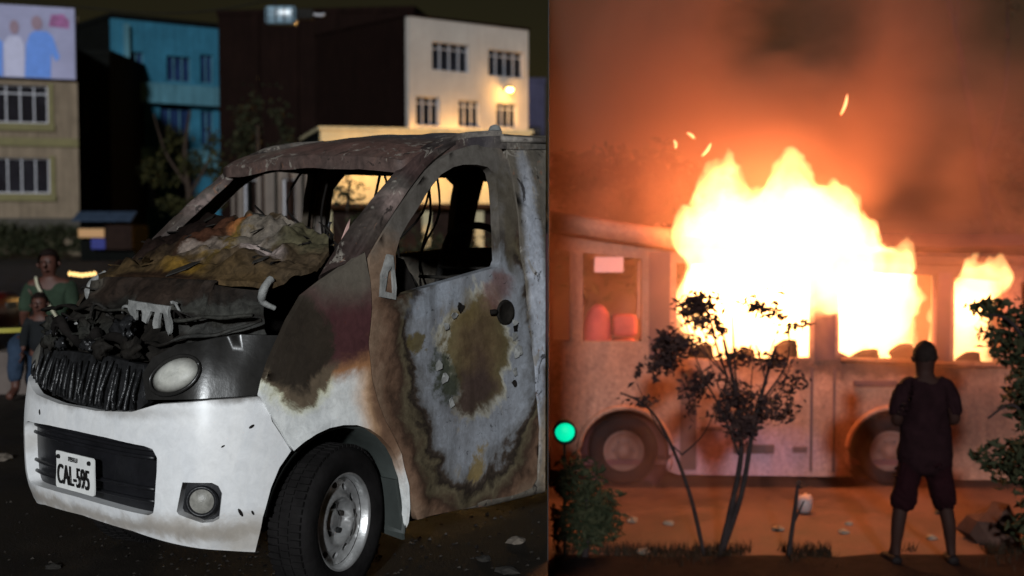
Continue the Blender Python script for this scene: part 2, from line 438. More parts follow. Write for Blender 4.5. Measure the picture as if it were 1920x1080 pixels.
# white building with lit lower storey
bE, LE = building('office_building', (-4.54, 57.0), (.77, 61.3), 10.4, 9, [(1.24, 3.33, 8.13, 9.38, (3, 1)), (4.44, 6.56, 8.09, 9.31, (3, 1)), (.36, 1.66, 5.63, 6.91, (2, 1)), (2.71, 3.94, 5.66, 6.88, (2, 1)), (4.91, 6.17, 5.75, 6.86, (2, 1))],
    m_white, m_brown, m_glass_dark, m_alu, 'white plastered block with barred dark windows and warm lamplight on its lower storey', roofh=.10, m_edge=m_brown)
for z in (4.9,): MB().box(0, LE, -.2, -.003, z, z + .25).build('string_course', m_white, bE)
bF, _ = building('distant_building', (.2, 76.0), (1.95, 76.0), 9.5, 6, [(.4, 1.5, 6.1, 6.9, (1, 0)), (.4, 1.5, 3.0, 4.2, (1, 0))], plaster('blue_grey_plaster', C(52, 50, 66)), m_night, m_glass_dark, m_glass_dark, 'blue grey building just past the far end of the white block')
# long low shop
bG, LG = building('low_shop', (-5.36, 36.0), (.55, 37.6), 3.95, 5, [(.3, 1.35, .05, 1.7, (1, 0)), (1.6, 2.9, .05, 1.7, (1, 0)), (3.15, 4.45, .05, 1.7, (1, 0)), (4.7, 5.9, .05, 1.7, (1, 0))],
    m_cream, m_night, m_door_dark, m_door_dark, 'long low cream shop glimpsed through the burnt van with dark shutters', roofh=.1)
MB().box(-.02, LG, -.35, -.003, 1.78, 1.9).build('awning_ledge', m_door_dark, bG)

bH, LH = building('low_shed', (-8.0, 36.6), (-5.5, 36.2), 2.9, 4, [(.35, .75, 1.2, 2.6, (0, 0)), (1.5, 1.9, 1.2, 2.6, (0, 0))], plaster('pale_shed_plaster', C(92, 84, 78), .15, .3), m_night, m_door_dark, m_alu, 'low pale shed beside the cream shop seen through the missing windscreen', roofh=.08)
for k in range(6): MB().box(.1 + k * .4, .18 + k * .4, -.06, -.003, 0, 2.88).build('wall_batten', m_night if k % 2 else m_door_dark, bH)
# warm lamps of the street
m_lampmetal = mat('lamp_metal', (.014, .013, .012), .8, .0, spec=.06)
m_sodium = emit('sodium_lamp_glass', (1.0, .62, .18), 140)
def lamp_light(name, loc, power, parent, col=(1.0, .50, .12), r=.12):
    d = bpy.data.lights.new(name, 'POINT'); d.energy = power; d.color = col; d.shadow_soft_size = r
    o = bpy.data.objects.new(name, d); COL.objects.link(o); o.location = loc; o.parent = parent
    return o
sl = empty('facade_lamp', (-.10, 59.95, 7.45)); tag(sl, 'bright orange lamp on a short bracket high on the white block', 'lamp')
MB().sweep(catmull([(-.30, .36, 0), (-.12, .15, .22), (0, 0, .2)], 5), .03, 8).build('bracket', m_lampmetal, sl, True)
MB().lathe([(.03, .2), (.14, .12), (.16, .08)], 'z', 16).build('lamp_shade', m_lampmetal, sl, True)
MB().lathe([(.001, -.10), (.11, -.07), (.16, .0), (.13, .08), (.05, .1)], 'z', 16).build('lamp_bulb', emit('sodium_globe', (1.0, .58, .14), 26), sl, True)
lamp_light('facade_lamp_light', (.15, -.2, -.25), 150, sl)
def wall_lamp(loc, power, label, arm=.5):
    q = empty('wall_lamp', loc); tag(q, label, 'wall lamp', 'warm wall lamps of the street')
    MB().sweep([(0, arm, 0), (0, .1, .12), (0, 0, .1)], .025, 8).build('bracket', m_lampmetal, q)
    MB().lathe([(.03, .1), (.16, .02), (.17, 0)], 'z', 14).build('lamp_shade', m_lampmetal, q, True)
    MB().lathe([(.001, -.1), (.07, -.08), (.09, -.02), (.03, .02)], 'z', 12).build('lamp_bulb', m_sodium, q, True)
    lamp_light('wall_lamp_light', (0, -.05, -.2), power, q)
wall_lamp((-3.45, 56.6, 4.35), 1800, 'lit wall lamp low on the white block, nearer the brown building', 1.2)
wall_lamp((-.9, 58.7, 4.35), 1600, 'lit wall lamp low on the white block, nearer the distant grey building', 1.2)
for i, (x, y, t) in enumerate(((-4.0, 35.3, 'first'), (-2.1, 35.7, 'second'), (-.3, 36.2, 'third'))):
    wall_lamp((x, y, 3.2), 105, 'lit wall lamp on the low cream shop, %s along from its brown warehouse end' % t)

# lamp hanging on a span wire
hl_ = empty('hanging_lamp', (-5.35, 30.0, 6.2)); tag(hl_, 'unlit glass-sided street luminaire hanging on a wire before the brown building', 'street lamp')
MB().box(-.36, .36, -.2, .2, -.24, .18, .08).build('glass_body', mat('milky_lamp_glass', C(92, 112, 124), .25, var=.35, scale=6), hl_, True)
for k in range(4): MB().box(-.3 + k * .2 - .015, -.3 + k * .2 + .015, -.215, -.2, -.2, .14).build('rib', m_lampmetal, hl_)
MB().box(.365, .75, -.12, .12, -.12, .12, .04).build('ballast_box', m_lampmetal, hl_)
MB().sweep([(.75, 0, 0), (.95, 0, -.02), (1.0, 0, .02)], .035, 8).build('end_fitting', m_alu, hl_)
MB().sweep([(-.15, 0, .18), (-.15, 0, .36)], .02, 6).build('hanger', m_lampmetal, hl_)
wv = [(-14.2, 36, 7.6), (-9, 33, 6.7), (-5.5, 30, 6.57), (-3.6, 28.6, 7.1), (-1.8, 27.0, 8.6), (-.6, 26.0, 10.5)]
o = MB().sweep(catmull(wv, 6), .016, 6).build('span_wire', m_lampmetal, None, True); tag(o, 'thin dark span wire carrying the hanging street luminaire', 'wire')

# pale block wall behind the van, every block a piece
m_block = mat('whitewashed_block', C(176, 164, 140), .9, var=.15, scale=6, bump=.4)
m_mortar = mat('mortar', C(104, 96, 84), .95)
bw = empty('block_wall', (-4.6, 20.2, 0), radians(4)); tag(bw, 'low whitewashed block wall seen through the burnt van door window', 'wall')
MB().box(0, 5.0, .02, .17, 0, .8).build('mortar_bed', m_mortar, bw)
blk = None
for c in range(4):
    for k in range(13):
        x0 = k * .4 - (.2 if c % 2 else 0)
        if x0 < 0 or x0 + .385 > 5.02: continue
        if blk is None:
            blk = MB().box(0, .385, 0, .19, 0, .185, .012).build('block', m_block, bw); q = blk
        else: q = blk.copy(); COL.objects.link(q)
        q.location = (x0, random.uniform(-.006, .006), .004 + c * .197)
# kiosk at the far end of the street
kk = empty('kiosk', (-15.1, 44.5, 0)); tag(kk, 'small street kiosk with grey-blue awning and yellow sign beside the beige block', 'kiosk')
MB().box(0, 1.9, .3, 2, 0, 1.25).build('cabin', m_night, kk)
mesh('awning', [(-.05, .3, 1.72), (2.0, .3, 1.72), (2.0, -.4, 1.42), (-.05, -.4, 1.42), (-.05, .3, 1.68), (2.0, .3, 1.68), (2.0, -.4, 1.38), (-.05, -.4, 1.38)], [(0, 1, 2, 3), (7, 6, 5, 4), (0, 3, 7, 4), (1, 5, 6, 2), (3, 2, 6, 7), (0, 4, 5, 1)], mat('awning_cloth', C(40, 50, 64), .9, spec=.05), kk)
MB().box(.05, .95, -.05, .02, .82, 1.12).build('sign_board', emit('yellow_sign', (.40, .20, .06), .10), kk)
MB().box(.5, .98, -.08, -.02, .42, .78).build('sign_board', mat('blue_sign', C(24, 30, 92)), kk)
MB().box(.98, 1.9, -.03, .29, .4, 1.24).build('counter_front', m_door_dark, kk)
# festoon of small lights
fs = empty('light_string', (-8.7, 25.0, 0)); tag(fs, 'short string of yellow bulbs glowing behind the seated person', 'lights')
MB().sweep(catmull([(0, 0, .45), (.3, 0, .4), (.6, 0, .44)], 5), .008, 6).build('cable', m_lampmetal, fs)
MB().sweep([(0, .02, 0), (0, .02, .46)], .018, 8).build('post', m_lampmetal, fs); MB().sweep([(.6, .02, 0), (.6, .02, .45)], .018, 8).build('post', m_lampmetal, fs)
m_bulb = emit('yellow_bulb', (1.0, .62, .22), 3.0)
for k in range(7):
    MB().lathe([(.001, -.06), (.025, -.045), (.03, -.02), (.012, .01)], 'z', 10, (.06 + k * .08, 0, .405 + .03 * abs(k - 3) / 3 - .015)).build('bulb', m_bulb, fs, True)

# ================================================================== THE BURNT VAN
van = empty('burnt_van', (-1.2048, 5.3778, 0), radians(228))
tag(van, 'burnt-out white minivan with scorched door, missing glass and a white front bumper', 'van')
HALF = [(.70, 0), (.696, .2), (.678, .38), (.638, .52), (.57, .625), (.47, .70), (.36, .742), (.22, .76), (0, .765), (-.3, .765)]
pp = [Vector((HALF[1][0], -HALF[1][1]))] + [Vector(p) for p in HALF] + [Vector(HALF[-1])]
CT = []
for i in range(1, len(pp) - 2):
    p0, p1, p2, p3 = pp[i - 1:i + 3]
    for k in range(20):
        t = k / 20
        CT.append(.5 * (2 * p1 + (p2 - p0) * t + (2 * p0 - 5 * p1 + 4 * p2 - p3) * t * t + (3 * p1 - p0 - 3 * p2 + p3) * t ** 3))
CT.append(pp[-2])
CS = [0.0]
for i in range(1, len(CT)): CS.append(CS[-1] + (CT[i] - CT[i - 1]).length)
CXs = [p.x for p in CT]; CYs = [p.y for p in CT]
def cont(u):
    s_ = abs(u); x = interp(s_, CS, CXs); y = interp(s_, CS, CYs)
    x2 = interp(s_ + .006, CS, CXs); y2 = interp(s_ + .006, CS, CYs); x1 = interp(max(s_ - .006, 0), CS, CXs); y1 = interp(max(s_ - .006, 0), CS, CYs)
    tx, ty = x2 - x1, y2 - y1; l = hypot(tx, ty) + 1e-9; nx, ny = ty / l, -tx / l
    if u < 0: y, ny = -y, -ny
    return x, y, nx, ny
ZS = [.2, .27, .34, .42, .5, .6, .7, .8, .9, 1.0, 1.1, 1.2, 1.3]
DS = [-.09, -.055, -.02, -.004, 0, 0, -.006, -.02, -.045, -.085, -.14, -.21, -.30]
def fB(u, z, off=0.0):
    x, y, nx, ny = cont(u); d = interp(z, ZS, DS) * max(0, min(1, (1.1 - abs(u)) / .35)) + off
    return Vector((x + nx * d, y + ny * d, z))
def yC(x):
    for i in range(len(CT) - 1, 0, -1):
        if CT[i].x <= x <= CT[i - 1].x:
            a, b = CT[i], CT[i - 1]; return a.y + (b.y - a.y) * (x - a.x) / (b.x - a.x + 1e-9)
    return .765 if x < 0 else 0
def tumble(z): return interp(z, [0, .22, .3, 1.1, 1.2, 1.5, 1.7, 1.82, 1.9], [.05, .02, 0, 0, .006, .05, .092, .125, .17])
def sidemap(s=1, crumple=.007, flare=True):
    def f(x, z, off=0.0):
        y = yC(x) - tumble(z)
        if flare:
            r = hypot(x, z - .29); y += .016 * math.exp(-((r - .40) / .05) ** 2) * (1 if z < .75 else 0)
        y += crumple * noise.noise(Vector((x * 6, z * 5, 3 * s))) + crumple * .5 * noise.noise(Vector((x * 15, z * 13, 8 * s)))
        return Vector((x, s * (y + off), z))
    return f

def paint_white(name):
    s = NT(name)
    a = s.noise(3, 6, .7, .3); c = s.ramp(a.outputs[0], [(.3, (.66, .68, .70)), (.7, (.78, .79, .80))])
    st = s.noise(9, 6, .8, .6, (1, 1, .5)); k = s.ramp(st.outputs[0], [(.25, (.62, .60, .58)), (.42, (1, 1, 1))])
    s.l(s.mix(1.0, c, k, 'MULTIPLY'), s.b.inputs['Base Color'])
    s.b.inputs['Roughness'].default_value = .38; s.b.inputs['Specular IOR Level'].default_value = .35
    s.bump(s.noise(5, 3, .5).outputs[0], .06, .02)
    return s.m
m_bumper = patchy('white_bumper_paint', (.80, .81, .83), [
    ((.6, .05, .765), (.4, .42, .028), C(120, 116, 112), .7, .10, .7), ((.45, .62, .83), (.35, .40, .025), C(84, 80, 76), .8, .12, .85), ((.66, -.35, .55), (.3, .3, .05), C(150, 146, 140), .8, .25, .6), ((.55, .62, .36), (.3, .25, .04), C(140, 132, 122), .8, .2, .6), ((.6, .0, .34), (.4, .9, .03), C(120, 110, 98), .7, .12, .7),
    ((.42, .72, .30), (.14, .12, .05), C(140, 132, 122), .6, .12, .6)], rough=.34, fine=.10, bump=.03, spec=.35)
m_blackp = mat('black_plastic', (.010, .010, .012), .42, var=.4, scale=8, bump=.1)
m_melt = mat('melted_plastic', (.016, .016, .017), .30, var=.7, scale=14, bump=.5, bdist=.02, bscale=22)
m_hlb = mat('smoked_lamp_plastic', (.018, .017, .016), .28, var=.6, scale=6, bump=.15, bdist=.01, bscale=12)
m_char = mat('charred_metal', C(34, 31, 28), .75, .2, var=.75, scale=9, bump=.6, bdist=.02)
m_soot = mat('soot', (.012, .010, .009), .9, spec=.1, var=.6, scale=7, bump=.5)
m_ashgrey = mat('ash_grey_metal', C(120, 120, 118), .7, .2, var=.4, scale=14, bump=.4)
DOORG = C(96, 96, 98)
R9 = 9.0
m_fender = patchy('scorched_fender_paint', (.80, .82, .82), [
    ((.02, .76, .86), (.20, R9, .30), C(170, 140, 96), .30, .10, .0),
    ((-.20, .76, .80), (.13, R9, .42), C(176, 126, 70), .45, .12, .8),
    ((-.22, .76, .86), (.10, R9, .42), C(84, 62, 50), .35, .12, .9),
    ((.20, .76, .93), (.17, R9, .17), C(214, 200, 160), .25, .16, .8),
    ((.00, .76, 1.16), (.27, R9, .31), C(140, 100, 70), .12, .20, 1.0),
    ((.20, .76, .97), (.17, R9, .20), C(92, 80, 66), .10, .24, 1.0),
    ((.02, .76, 1.22), (.26, R9, .30), C(66, 40, 42), .16, .20, 1.0),
    ((.22, .76, 1.02), (.15, R9, .19), C(44, 38, 32), .14, .24, 1.0),
    ((-.06, .76, 1.36), (.30, R9, .20), C(88, 82, 74), .4, .14, 1.0)], rough=.5, fine=.22)
def door_material():
    s = NT('burnt_door_metal'); P = s.coord()
    n1 = s.noise(3.2, 7, .62, .5); n2 = s.noise(15, 7, .72, .4)
    def off(nz, k):
        a = s.n('VectorMath'); a.operation = 'SUBTRACT'; s.l(nz.outputs['Color'], a.inputs[0]); a.inputs[1].default_value = (.5, .5, .5)
        b = s.n('VectorMath'); b.operation = 'SCALE'; s.l(a.outputs[0], b.inputs[0]); b.inputs['Scale'].default_value = k; return b.outputs[0]
    def addv(a, b):
        q = s.n('VectorMath'); q.operation = 'ADD'; s.l(a, q.inputs[0]); s.l(b, q.inputs[1]); return q.outputs[0]
    Pw = addv(addv(P, off(n1, .44)), off(n2, .07))
    def dist(c, r):
        a = s.n('VectorMath'); a.operation = 'SUBTRACT'; s.l(Pw, a.inputs[0]); a.inputs[1].default_value = c
        b = s.n('VectorMath'); b.operation = 'DIVIDE'; s.l(a.outputs[0], b.inputs[0]); b.inputs[1].default_value = r
        l = s.n('VectorMath'); l.operation = 'LENGTH'; s.l(b.outputs[0], l.inputs[0]); return l.outputs[1]
    d = dist((-.74, .76, .90), (.43, 9, .56))
    half = s.math('MULTIPLY', d, .5)
    col = s.ramp(half, [(.0, C(66, 52, 42)), (.12, C(86, 72, 52)), (.20, C(92, 82, 58)), (.232, C(150, 148, 138)), (.26, C(116, 119, 126)), (.36, C(124, 128, 136)), (.425, C(96, 97, 100)),
                        (.452, C(56, 48, 42)), (.475, C(34, 28, 24)), (.51, C(84, 76, 60)), (.56, C(56, 42, 34)), (.62, C(96, 74, 60)), (.72, C(120, 100, 84)), (.85, C(104, 94, 84))])
    def patch(col, c, r, colr, e0, e1, k):
        m = s.n('MapRange'); m.interpolation_type = 'SMOOTHSTEP'; s.l(dist(c, r), m.inputs[0]); m.inputs['From Min'].default_value = e0; m.inputs['From Max'].default_value = e1
        m.inputs['To Min'].default_value = k; m.inputs['To Max'].default_value = 0; return s.mix(m.outputs[0], col, colr)
    col = patch(col, (-.72, .76, .76), (.16, 9, .12), C(56, 44, 42), .5, 1.3, .9)
    col = patch(col, (-.52, .76, .80), (.07, 9, .08), C(48, 52, 36), .5, 1.2, .9)
    col = patch(col, (-.86, .76, 1.12), (.10, 9, .09), C(100, 72, 70), .4, 1.4, .8)
    col = patch(col, (-.64, .76, 1.08), (.10, 9, .09), C(94, 80, 52), .4, 1.3, .8)
    col = patch(col, (-.70, .76, .46), (.10, 9, .06), C(108, 92, 56), .6, 1.1, .9)
    col = patch(col, (-.40, .76, .93), (.06, 9, .06), C(84, 74, 44), .6, 1.1, .9)
    col = patch(col, (-.50, .76, 1.13), (.16, 9, .07), C(126, 132, 142), .4, 1.3, .9)
    col = patch(col, (-.62, .70, 1.62), (.6, 9, .30), C(84, 80, 76), .7, 1.15, 1.0)
    col = patch(col, (-.98, .70, 1.45), (.05, 9, .30), C(70, 64, 54), .5, 1.3, .8)
    fl = s.noise(34, 5, .75, 1.0)                      # flaked specks in a belt round the bare patch
    a1 = s.ramp(fl.outputs[0], [(.635, (0, 0, 0)), (.66, (1, 1, 1))])
    a2 = s.ramp(half, [(.16, (0, 0, 0)), (.22, (1, 1, 1)), (.30, (1, 1, 1)), (.40, (0, 0, 0))])
    col = s.mix(s.mix(1.0, a1, a2, 'MULTIPLY'), col, (.012, .011, .012))
    f2 = s.noise(5, 6, .7, 1.2, (1, 1, .3)); f3 = s.noise(30, 8, .75, .5)
    col = s.mix(1.0, col, s.ramp(f2.outputs[0], [(.33, (.62, .60, .57)), (.6, (1.03, 1.02, 1.0))]), 'MULTIPLY')
    col = s.mix(1.0, col, s.ramp(f3.outputs[0], [(.30, (.70, .68, .66)), (.62, (1.08, 1.08, 1.08))]), 'MULTIPLY')
    s.l(col, s.b.inputs['Base Color']); s.b.inputs['Roughness'].default_value = .55; s.b.inputs['Specular IOR Level'].default_value = .3
    s.bump(s.math('ADD', f3.outputs[0], s.math('MULTIPLY', half, 3.0)), .4, .008)
    return s.m
m_door = door_material()
m_pillar = patchy('scorched_pillar_metal', C(80, 74, 70), [
    ((-.2, .7, 1.4), (.12, R9, .2), C(58, 50, 46), .4, .25, .9), ((-.5, .66, 1.7), (.12, R9, .1), C(60, 44, 42), .5, .15, .9),
    ((-.35, .7, 1.52), (.1, R9, .06), C(120, 104, 100), .5, .15, .8), ((-1.0, .7, 1.8), (.2, R9, .1), C(128, 122, 116), .5, .15, .8), ((-.62, .66, 1.78), (.3, R9, .02), C(40, 34, 34), .5, .06, .9), ((-.05, .7, 1.3), (.14, R9, .1), C(48, 36, 34), .5, .2, .9)], rough=.6, fine=.45, flakes=((9, .575, C(132, 126, 118), .75), (12, .60, C(34, 28, 26), .85), (15, .62, C(112, 82, 66), .7)))
m_roof = patchy('burnt_roof_metal', C(74, 62, 58), [
    ((-.55, 0, 1.7), (.12, .9, .2), C(92, 68, 62), .6, .2, .9), ((-.9, .3, 1.8), (.15, .5, .3), C(52, 50, 62), .6, .3, .9),
    ((-.6, -.45, 1.7), (.12, .2, .3), C(98, 84, 76), .5, .2, .9), ((-1.4, .2, 1.8), (.5, .9, .4), C(96, 92, 86), .5, .3, .8)], rough=.65, fine=.45, flakes=((9, .575, C(132, 126, 118), .75), (12, .60, C(34, 28, 26), .85), (15, .62, C(112, 82, 66), .7)))
m_rear = patchy('burnt_side_metal', C(88, 82, 74), [
    ((-1.13, .76, 1.1), (.055, R9, .62), C(156, 160, 170), .45, .10, 1.0), ((-1.25, .76, .6), (.08, R9, .35), C(60, 46, 36), .5, .12, .9),
    ((-1.2, .76, .45), (.06, R9, .2), C(150, 132, 112), .5, .1, .8), ((-1.35, .72, 1.5), (.12, R9, .3), C(104, 98, 90), .5, .1, .8)], rough=.6, fine=.35, flakes=((9, .575, C(132, 126, 118), .75), (12, .60, C(34, 28, 26), .85), (15, .62, C(112, 82, 66), .7)))

# bumper with its openings
def mir(L): return L + [(-u, v) for u, v in reversed(L) if u > 1e-6]
half_out = [(0, .75), (.134, .749), (.357, .765), (.485, .802), (.702, .82), (.904, .826), (.924, .732), (.965, .67), (1.0, .615), (.95, .56), (.915, .49), (.884, .383), (.866, .249), (.645, .274), (.327, .318), (0, .33)]
outl = half_out + [(-u, v) for u, v in reversed(half_out[1:-1])]
op = [(.0, .66), (.214, .658), (.43, .648), (.47, .64), (.492, .61), (.49, .56), (.476, .44), (.465, .405), (.44, .394), (.2, .400), (0, .403)]
opening = op + [(-u, v) for u, v in reversed(op[1:-1])]
fogh = [(.594, .527), (.70, .525), (.722, .513), (.735, .485), (.724, .392), (.70, .380), (.66, .378), (.575, .408), (.568, .42)]
foghm = [(-u, v) for u, v in reversed(fogh)]
bp = panel('front_bumper', outl, [opening, fogh, foghm], fB, .045, m_bumper, van, rim=.03, hrim=.05)
tag(bp, 'clean white front bumper below the melted front')
for (u, z, a, b) in ((.845, .72, .012, .005), (.80, .41, .006, .018), (.845, .405, .004, .010), (.74, .655, .008, .003), (-.3, .70, .006, .012)):
    panel('paint_chip', ellipse(u, z, a, b, 9, .5), [], lambda u_, v_, o: fB(u_, v_, o + .0015), .02, m_soot, bp, rim=.0012)
gr_ = panel('lower_grille', [(u * 1.02, .53 + (v - .53) * 1.05) for u, v in opening], [], lambda u, v, o: fB(u, v, o - .048), .07, m_blackp, van, rim=.01)
for z in (.44, .485, .60, .63):
    MB().sweep([fB(-.45 + .9 * k / 24, z, -.035) for k in range(25)], .008, 6).build('slat', m_blackp, gr_, True)
for s_ in (-1, 1):
    hs = panel('fog_lamp_recess', [(s_ * (.65 + (u - .65) * 1.06), .455 + (v - .455) * 1.06) for u, v in fogh], [], lambda u, v, o: fB(u, v, o - .046), .05, m_blackp, van, rim=.005)
    c0 = fB(s_ * .657, .452, -.04); x, y, nx, ny = cont(s_ * .657); N = Vector((nx, ny, 0)); T = Vector((-ny, nx, 0)); Z = Vector((0, 0, 1))
    def disc(prof, n=24):
        mb = MB(); V = []; F = []
        for (r, h) in prof:
            for k in range(n):
                a = 2 * pi * k / n; V.append(c0 + T * r * cos(a) + Z * r * sin(a) + N * h)
        for i in range(len(prof) - 1):
            for k in range(n): F.append((i * n + k, i * n + (k + 1) % n, (i + 1) * n + (k + 1) % n, (i + 1) * n + k))
        return mb.add(V, F)
    disc([(.056, 0), (.058, .02), (.048, .022), (.044, .012)]).build('fog_lamp_ring', m_blackp, hs, True)
    disc([(.044, .012), (.03, .022), (.012, .026), (.001, .0265)]).build('fog_lamp_lens', mat('fogged_lens', C(120, 118, 112), .35, var=.4, scale=30), hs, True)
# plate
pl_o = empty('plate_mount', (0, 0, 0)); pl_o.parent = van
bpy.data.objects.remove(pl_o)
m_plate = mat('plate_white', (.80, .80, .78), .45, var=.08, scale=20, bump=.05)
m_ink = mat('plate_black_print', (.01, .01, .01), .5, var=.1)
pk = panel('number_plate', [(-.122, .436), (-.115, .43), (.150, .43), (.158, .436), (.158, .566), (.150, .573), (-.115, .573), (-.122, .566)], [], lambda u, v, o: Vector((.712 + o + .004 * noise.noise(Vector((u * 14, v * 14, 0))), u, v)), .03, m_plate, van, rim=.006)
def text_mesh(txt, size, name, m, parent, to3d, sx=1.0, bold=0.0):
    cu = bpy.data.curves.new(name, 'FONT'); cu.body = txt; cu.size = size; cu.align_x = 'CENTER'; cu.align_y = 'CENTER'; cu.extrude = .001; cu.offset = bold
    t = bpy.data.objects.new(name, cu); COL.objects.link(t)
    me = bpy.data.meshes.new_from_object(t.evaluated_get(bpy.context.evaluated_depsgraph_get()))
    bpy.data.objects.remove(t); bpy.data.curves.remove(cu)
    for v in me.vertices: v.co = to3d(v.co.x * sx, v.co.y, v.co.z)
    return link(name, me, m, parent, False)
# seen from the front the plate's reading direction runs towards +y
text_mesh('CAL-595', .108, 'plate_number', m_ink, pk, lambda a, b, c: Vector((.7205 + c, .018 + a, .484 + b)), .60, .0003)
text_mesh('PERU', .026, 'plate_heading', m_ink, pk, lambda a, b, c: Vector((.7205 + c, .018 + a, .552 + b)), 1.1)
for y in (-.095, .131): MB().lathe([(.001, .006), (.008, .005), (.009, 0)], 'x', 10, (.7165, y, .553)).build('bolt', m_ink, pk)
# grille of melted teeth
gb = panel('grille', [(-.60, .84), (-.36, .792), (-.15, .760), (.1, .745), (.33, .752), (.405, .80), (.34, .93), (.1, .945), (-.2, .945), (-.5, .93)], [], lambda u, v, o: fB(u, v, o - .03 + .012 * noise.noise(Vector((u * 9, v * 9, 0)))), .05, m_melt, van, rim=.03)
for k in range(23):
    u = -.51 + k * .039; r = random.uniform(-.01, .01)
    z0 = interp(u, [-.6, -.36, -.15, .1, .33, .4], [.85, .80, .768, .752, .758, .80]) + random.uniform(-.004, .012)
    z1 = .925 + random.uniform(-.015, .012)
    MB().sweep(catmull([fB(u + r, z0, -.006), fB(u + .005 + random.uniform(-.008, .008), z0 * .6 + z1 * .4, -.004 + random.uniform(-.008, .008)), fB(u - .006 - r, z1, -.016 + random.uniform(-.01, .01))], 4), [q_ * random.uniform(.8, 1.15) for q_ in (.006, .007, .008, .008, .008, .008, .007, .006, .004)], 7).build('tooth', m_melt, gb, True)
# headlights
m_lens = patchy('clouded_lens', C(84, 82, 78), [((.58, .50, .905), (.10, .085, .052), C(168, 168, 162), .5, .05, 1.0)], rough=.45, fine=.25, bump=.1)
for s_ in (-1, 1):
    hb = panel('headlight', [(s_ * u, v) for u, v in [(.40, .81), (.70, .824), (.915, .83), (.93, .92), (.985, 1.04), (.84, 1.045), (.69, 1.03), (.50, 1.01), (.39, .96), (.36, .90)]], [], lambda u, v, o: fB(u, v, o - .02 + .008 * noise.noise(Vector((u * 8, v * 8, 2)))), .05, m_hlb, van, rim=.04)
    tag(hb, 'burnt black headlamp unit with clouded white lens')
    V = []; F = []; n = 28; rings = [(1, -.012), (.97, .0), (.8, .009), (.5, .015), (.2, .018), (.01, .0185)]
    for (k_, h_) in rings:
        for (uu, vv_) in ellipse(.532, .904, .110 * k_, .058 * k_, n, .28): V.append(fB(s_ * uu, vv_, h_ - .012))
    for i in range(len(rings) - 1):
        for k in range(n): F.append((i * n + k, i * n + (k + 1) % n, (i + 1) * n + (k + 1) % n, (i + 1) * n + k))
    mesh('headlight_lens', V, F, m_lens, hb, True)
    MB().sweep([fB(s_ * uu, vv_, -.008) for (uu, vv_) in ellipse(.532, .904, .117, .064, 28, .28)] + [fB(s_ * ellipse(.532, .904, .117, .064, 28, .28)[0][0], ellipse(.532, .904, .117, .064, 28, .28)[0][1], -.008)], .007, 7).build('lens_ring', m_hlb, hb, True)
# engine bay: charred sheet, crossmember, bracket, hoses
m_bay = patchy('charred_bay_metal', C(30, 27, 24), [((.42, -.05, 1.19), (.3, .55, .05), C(46, 36, 30), .5, .16, .9), ((.45, .35, 1.12), (.3, .4, .03), C(62, 62, 58), .4, .2, .8), ((.5, -.3, 1.02), (.3, .3, .05), C(52, 52, 48), .5, .14, .8), ((.36, .55, 1.05), (.3, .25, .03), C(62, 62, 60), .4, .16, .8), ((.3, -.5, 1.2), (.3, .15, .05), C(70, 66, 60), .5, .12, .8)], rough=.75, fine=.6, spec=.15, bump=.7)
eb = panel('engine_bay', [(-.98, .90), (-.5, .90), (0, .90), (.5, .96), (.96, 1.0), (1.0, 1.20), (.5, 1.235), (0, 1.235), (-.5, 1.225), (-.98, 1.2)], [], lambda u, v, o: fB(u, v, o - .10 + .05 * noise.noise(Vector((u * 5, v * 9, 4))) + .05 * (abs(noise.noise(Vector((u * 9, v * 16, 1)))) - .2) + .03 * (abs(noise.noise(Vector((u * 22, v * 30, 6)))) - .2)), .03, m_bay, van, rim=.02)
def bar(name, pts, r, m, n=8, flat=1.0):
    P = [p + Vector((noise.noise(p * 9), noise.noise(p * 9 + Vector((5, 0, 0))), noise.noise(p * 9 + Vector((0, 7, 0))))) * r * .9 for p in catmull(pts, 9)]
    return MB().sweep(P, [r * (1 + .45 * noise.noise(p * 17)) for p in P], n, flat).build(name, m, eb, True)
bar('crossmember', [(.44, -.68, 1.08), (.50, -.3, 1.11), (.50, .1, 1.115), (.47, .42, 1.10), (.36, .66, 1.12)], .022, m_bay, 6, .35)
bar('crossmember', [(.52, -.55, 1.0), (.56, -.1, 1.01), (.55, .3, 1.0), (.48, .5, 1.04), (.33, .70, 1.10)], .024, m_bay, 6, .3)
bar('hose', [(.5, -.5, .99), (.57, -.35, 1.05), (.55, -.2, .98), (.57, -.05, 1.03)], .022, m_soot)
bar('hose', [(.54, -.1, .97), (.58, .1, 1.02), (.57, .28, .96)], .018, m_soot)
bar('strut', [(.18, -.66, 1.23), (.24, -.68, 1.16), (.22, -.70, 1.08)], .022, m_ashgrey, 8, .6)
bar('strut', [(.22, .60, 1.24), (.27, .62, 1.21), (.26, .60, 1.16), (.22, .62, 1.13)], .014, m_ashgrey, 8)
bk = panel('bracket', [(.13, 1.160), (.41, 1.146), (.425, 1.05), (.405, 1.035), (.385, 1.06), (.378, 1.118), (.350, 1.120), (.345, 1.062), (.318, 1.058), (.312, 1.12), (.285, 1.122), (.272, 1.075), (.245, 1.085), (.240, 1.125), (.215, 1.126), (.205, 1.085), (.165, 1.095), (.155, 1.125)], [], lambda u, v, o: Vector((.545 + o - .10 * abs(u - .2) + .016 * noise.noise(Vector((u * 20, v * 20, 0))), u * .93, v)), .02, m_ashgrey, van, rim=.01)
tag(bk, 'ash-white slotted bracket in the engine bay')
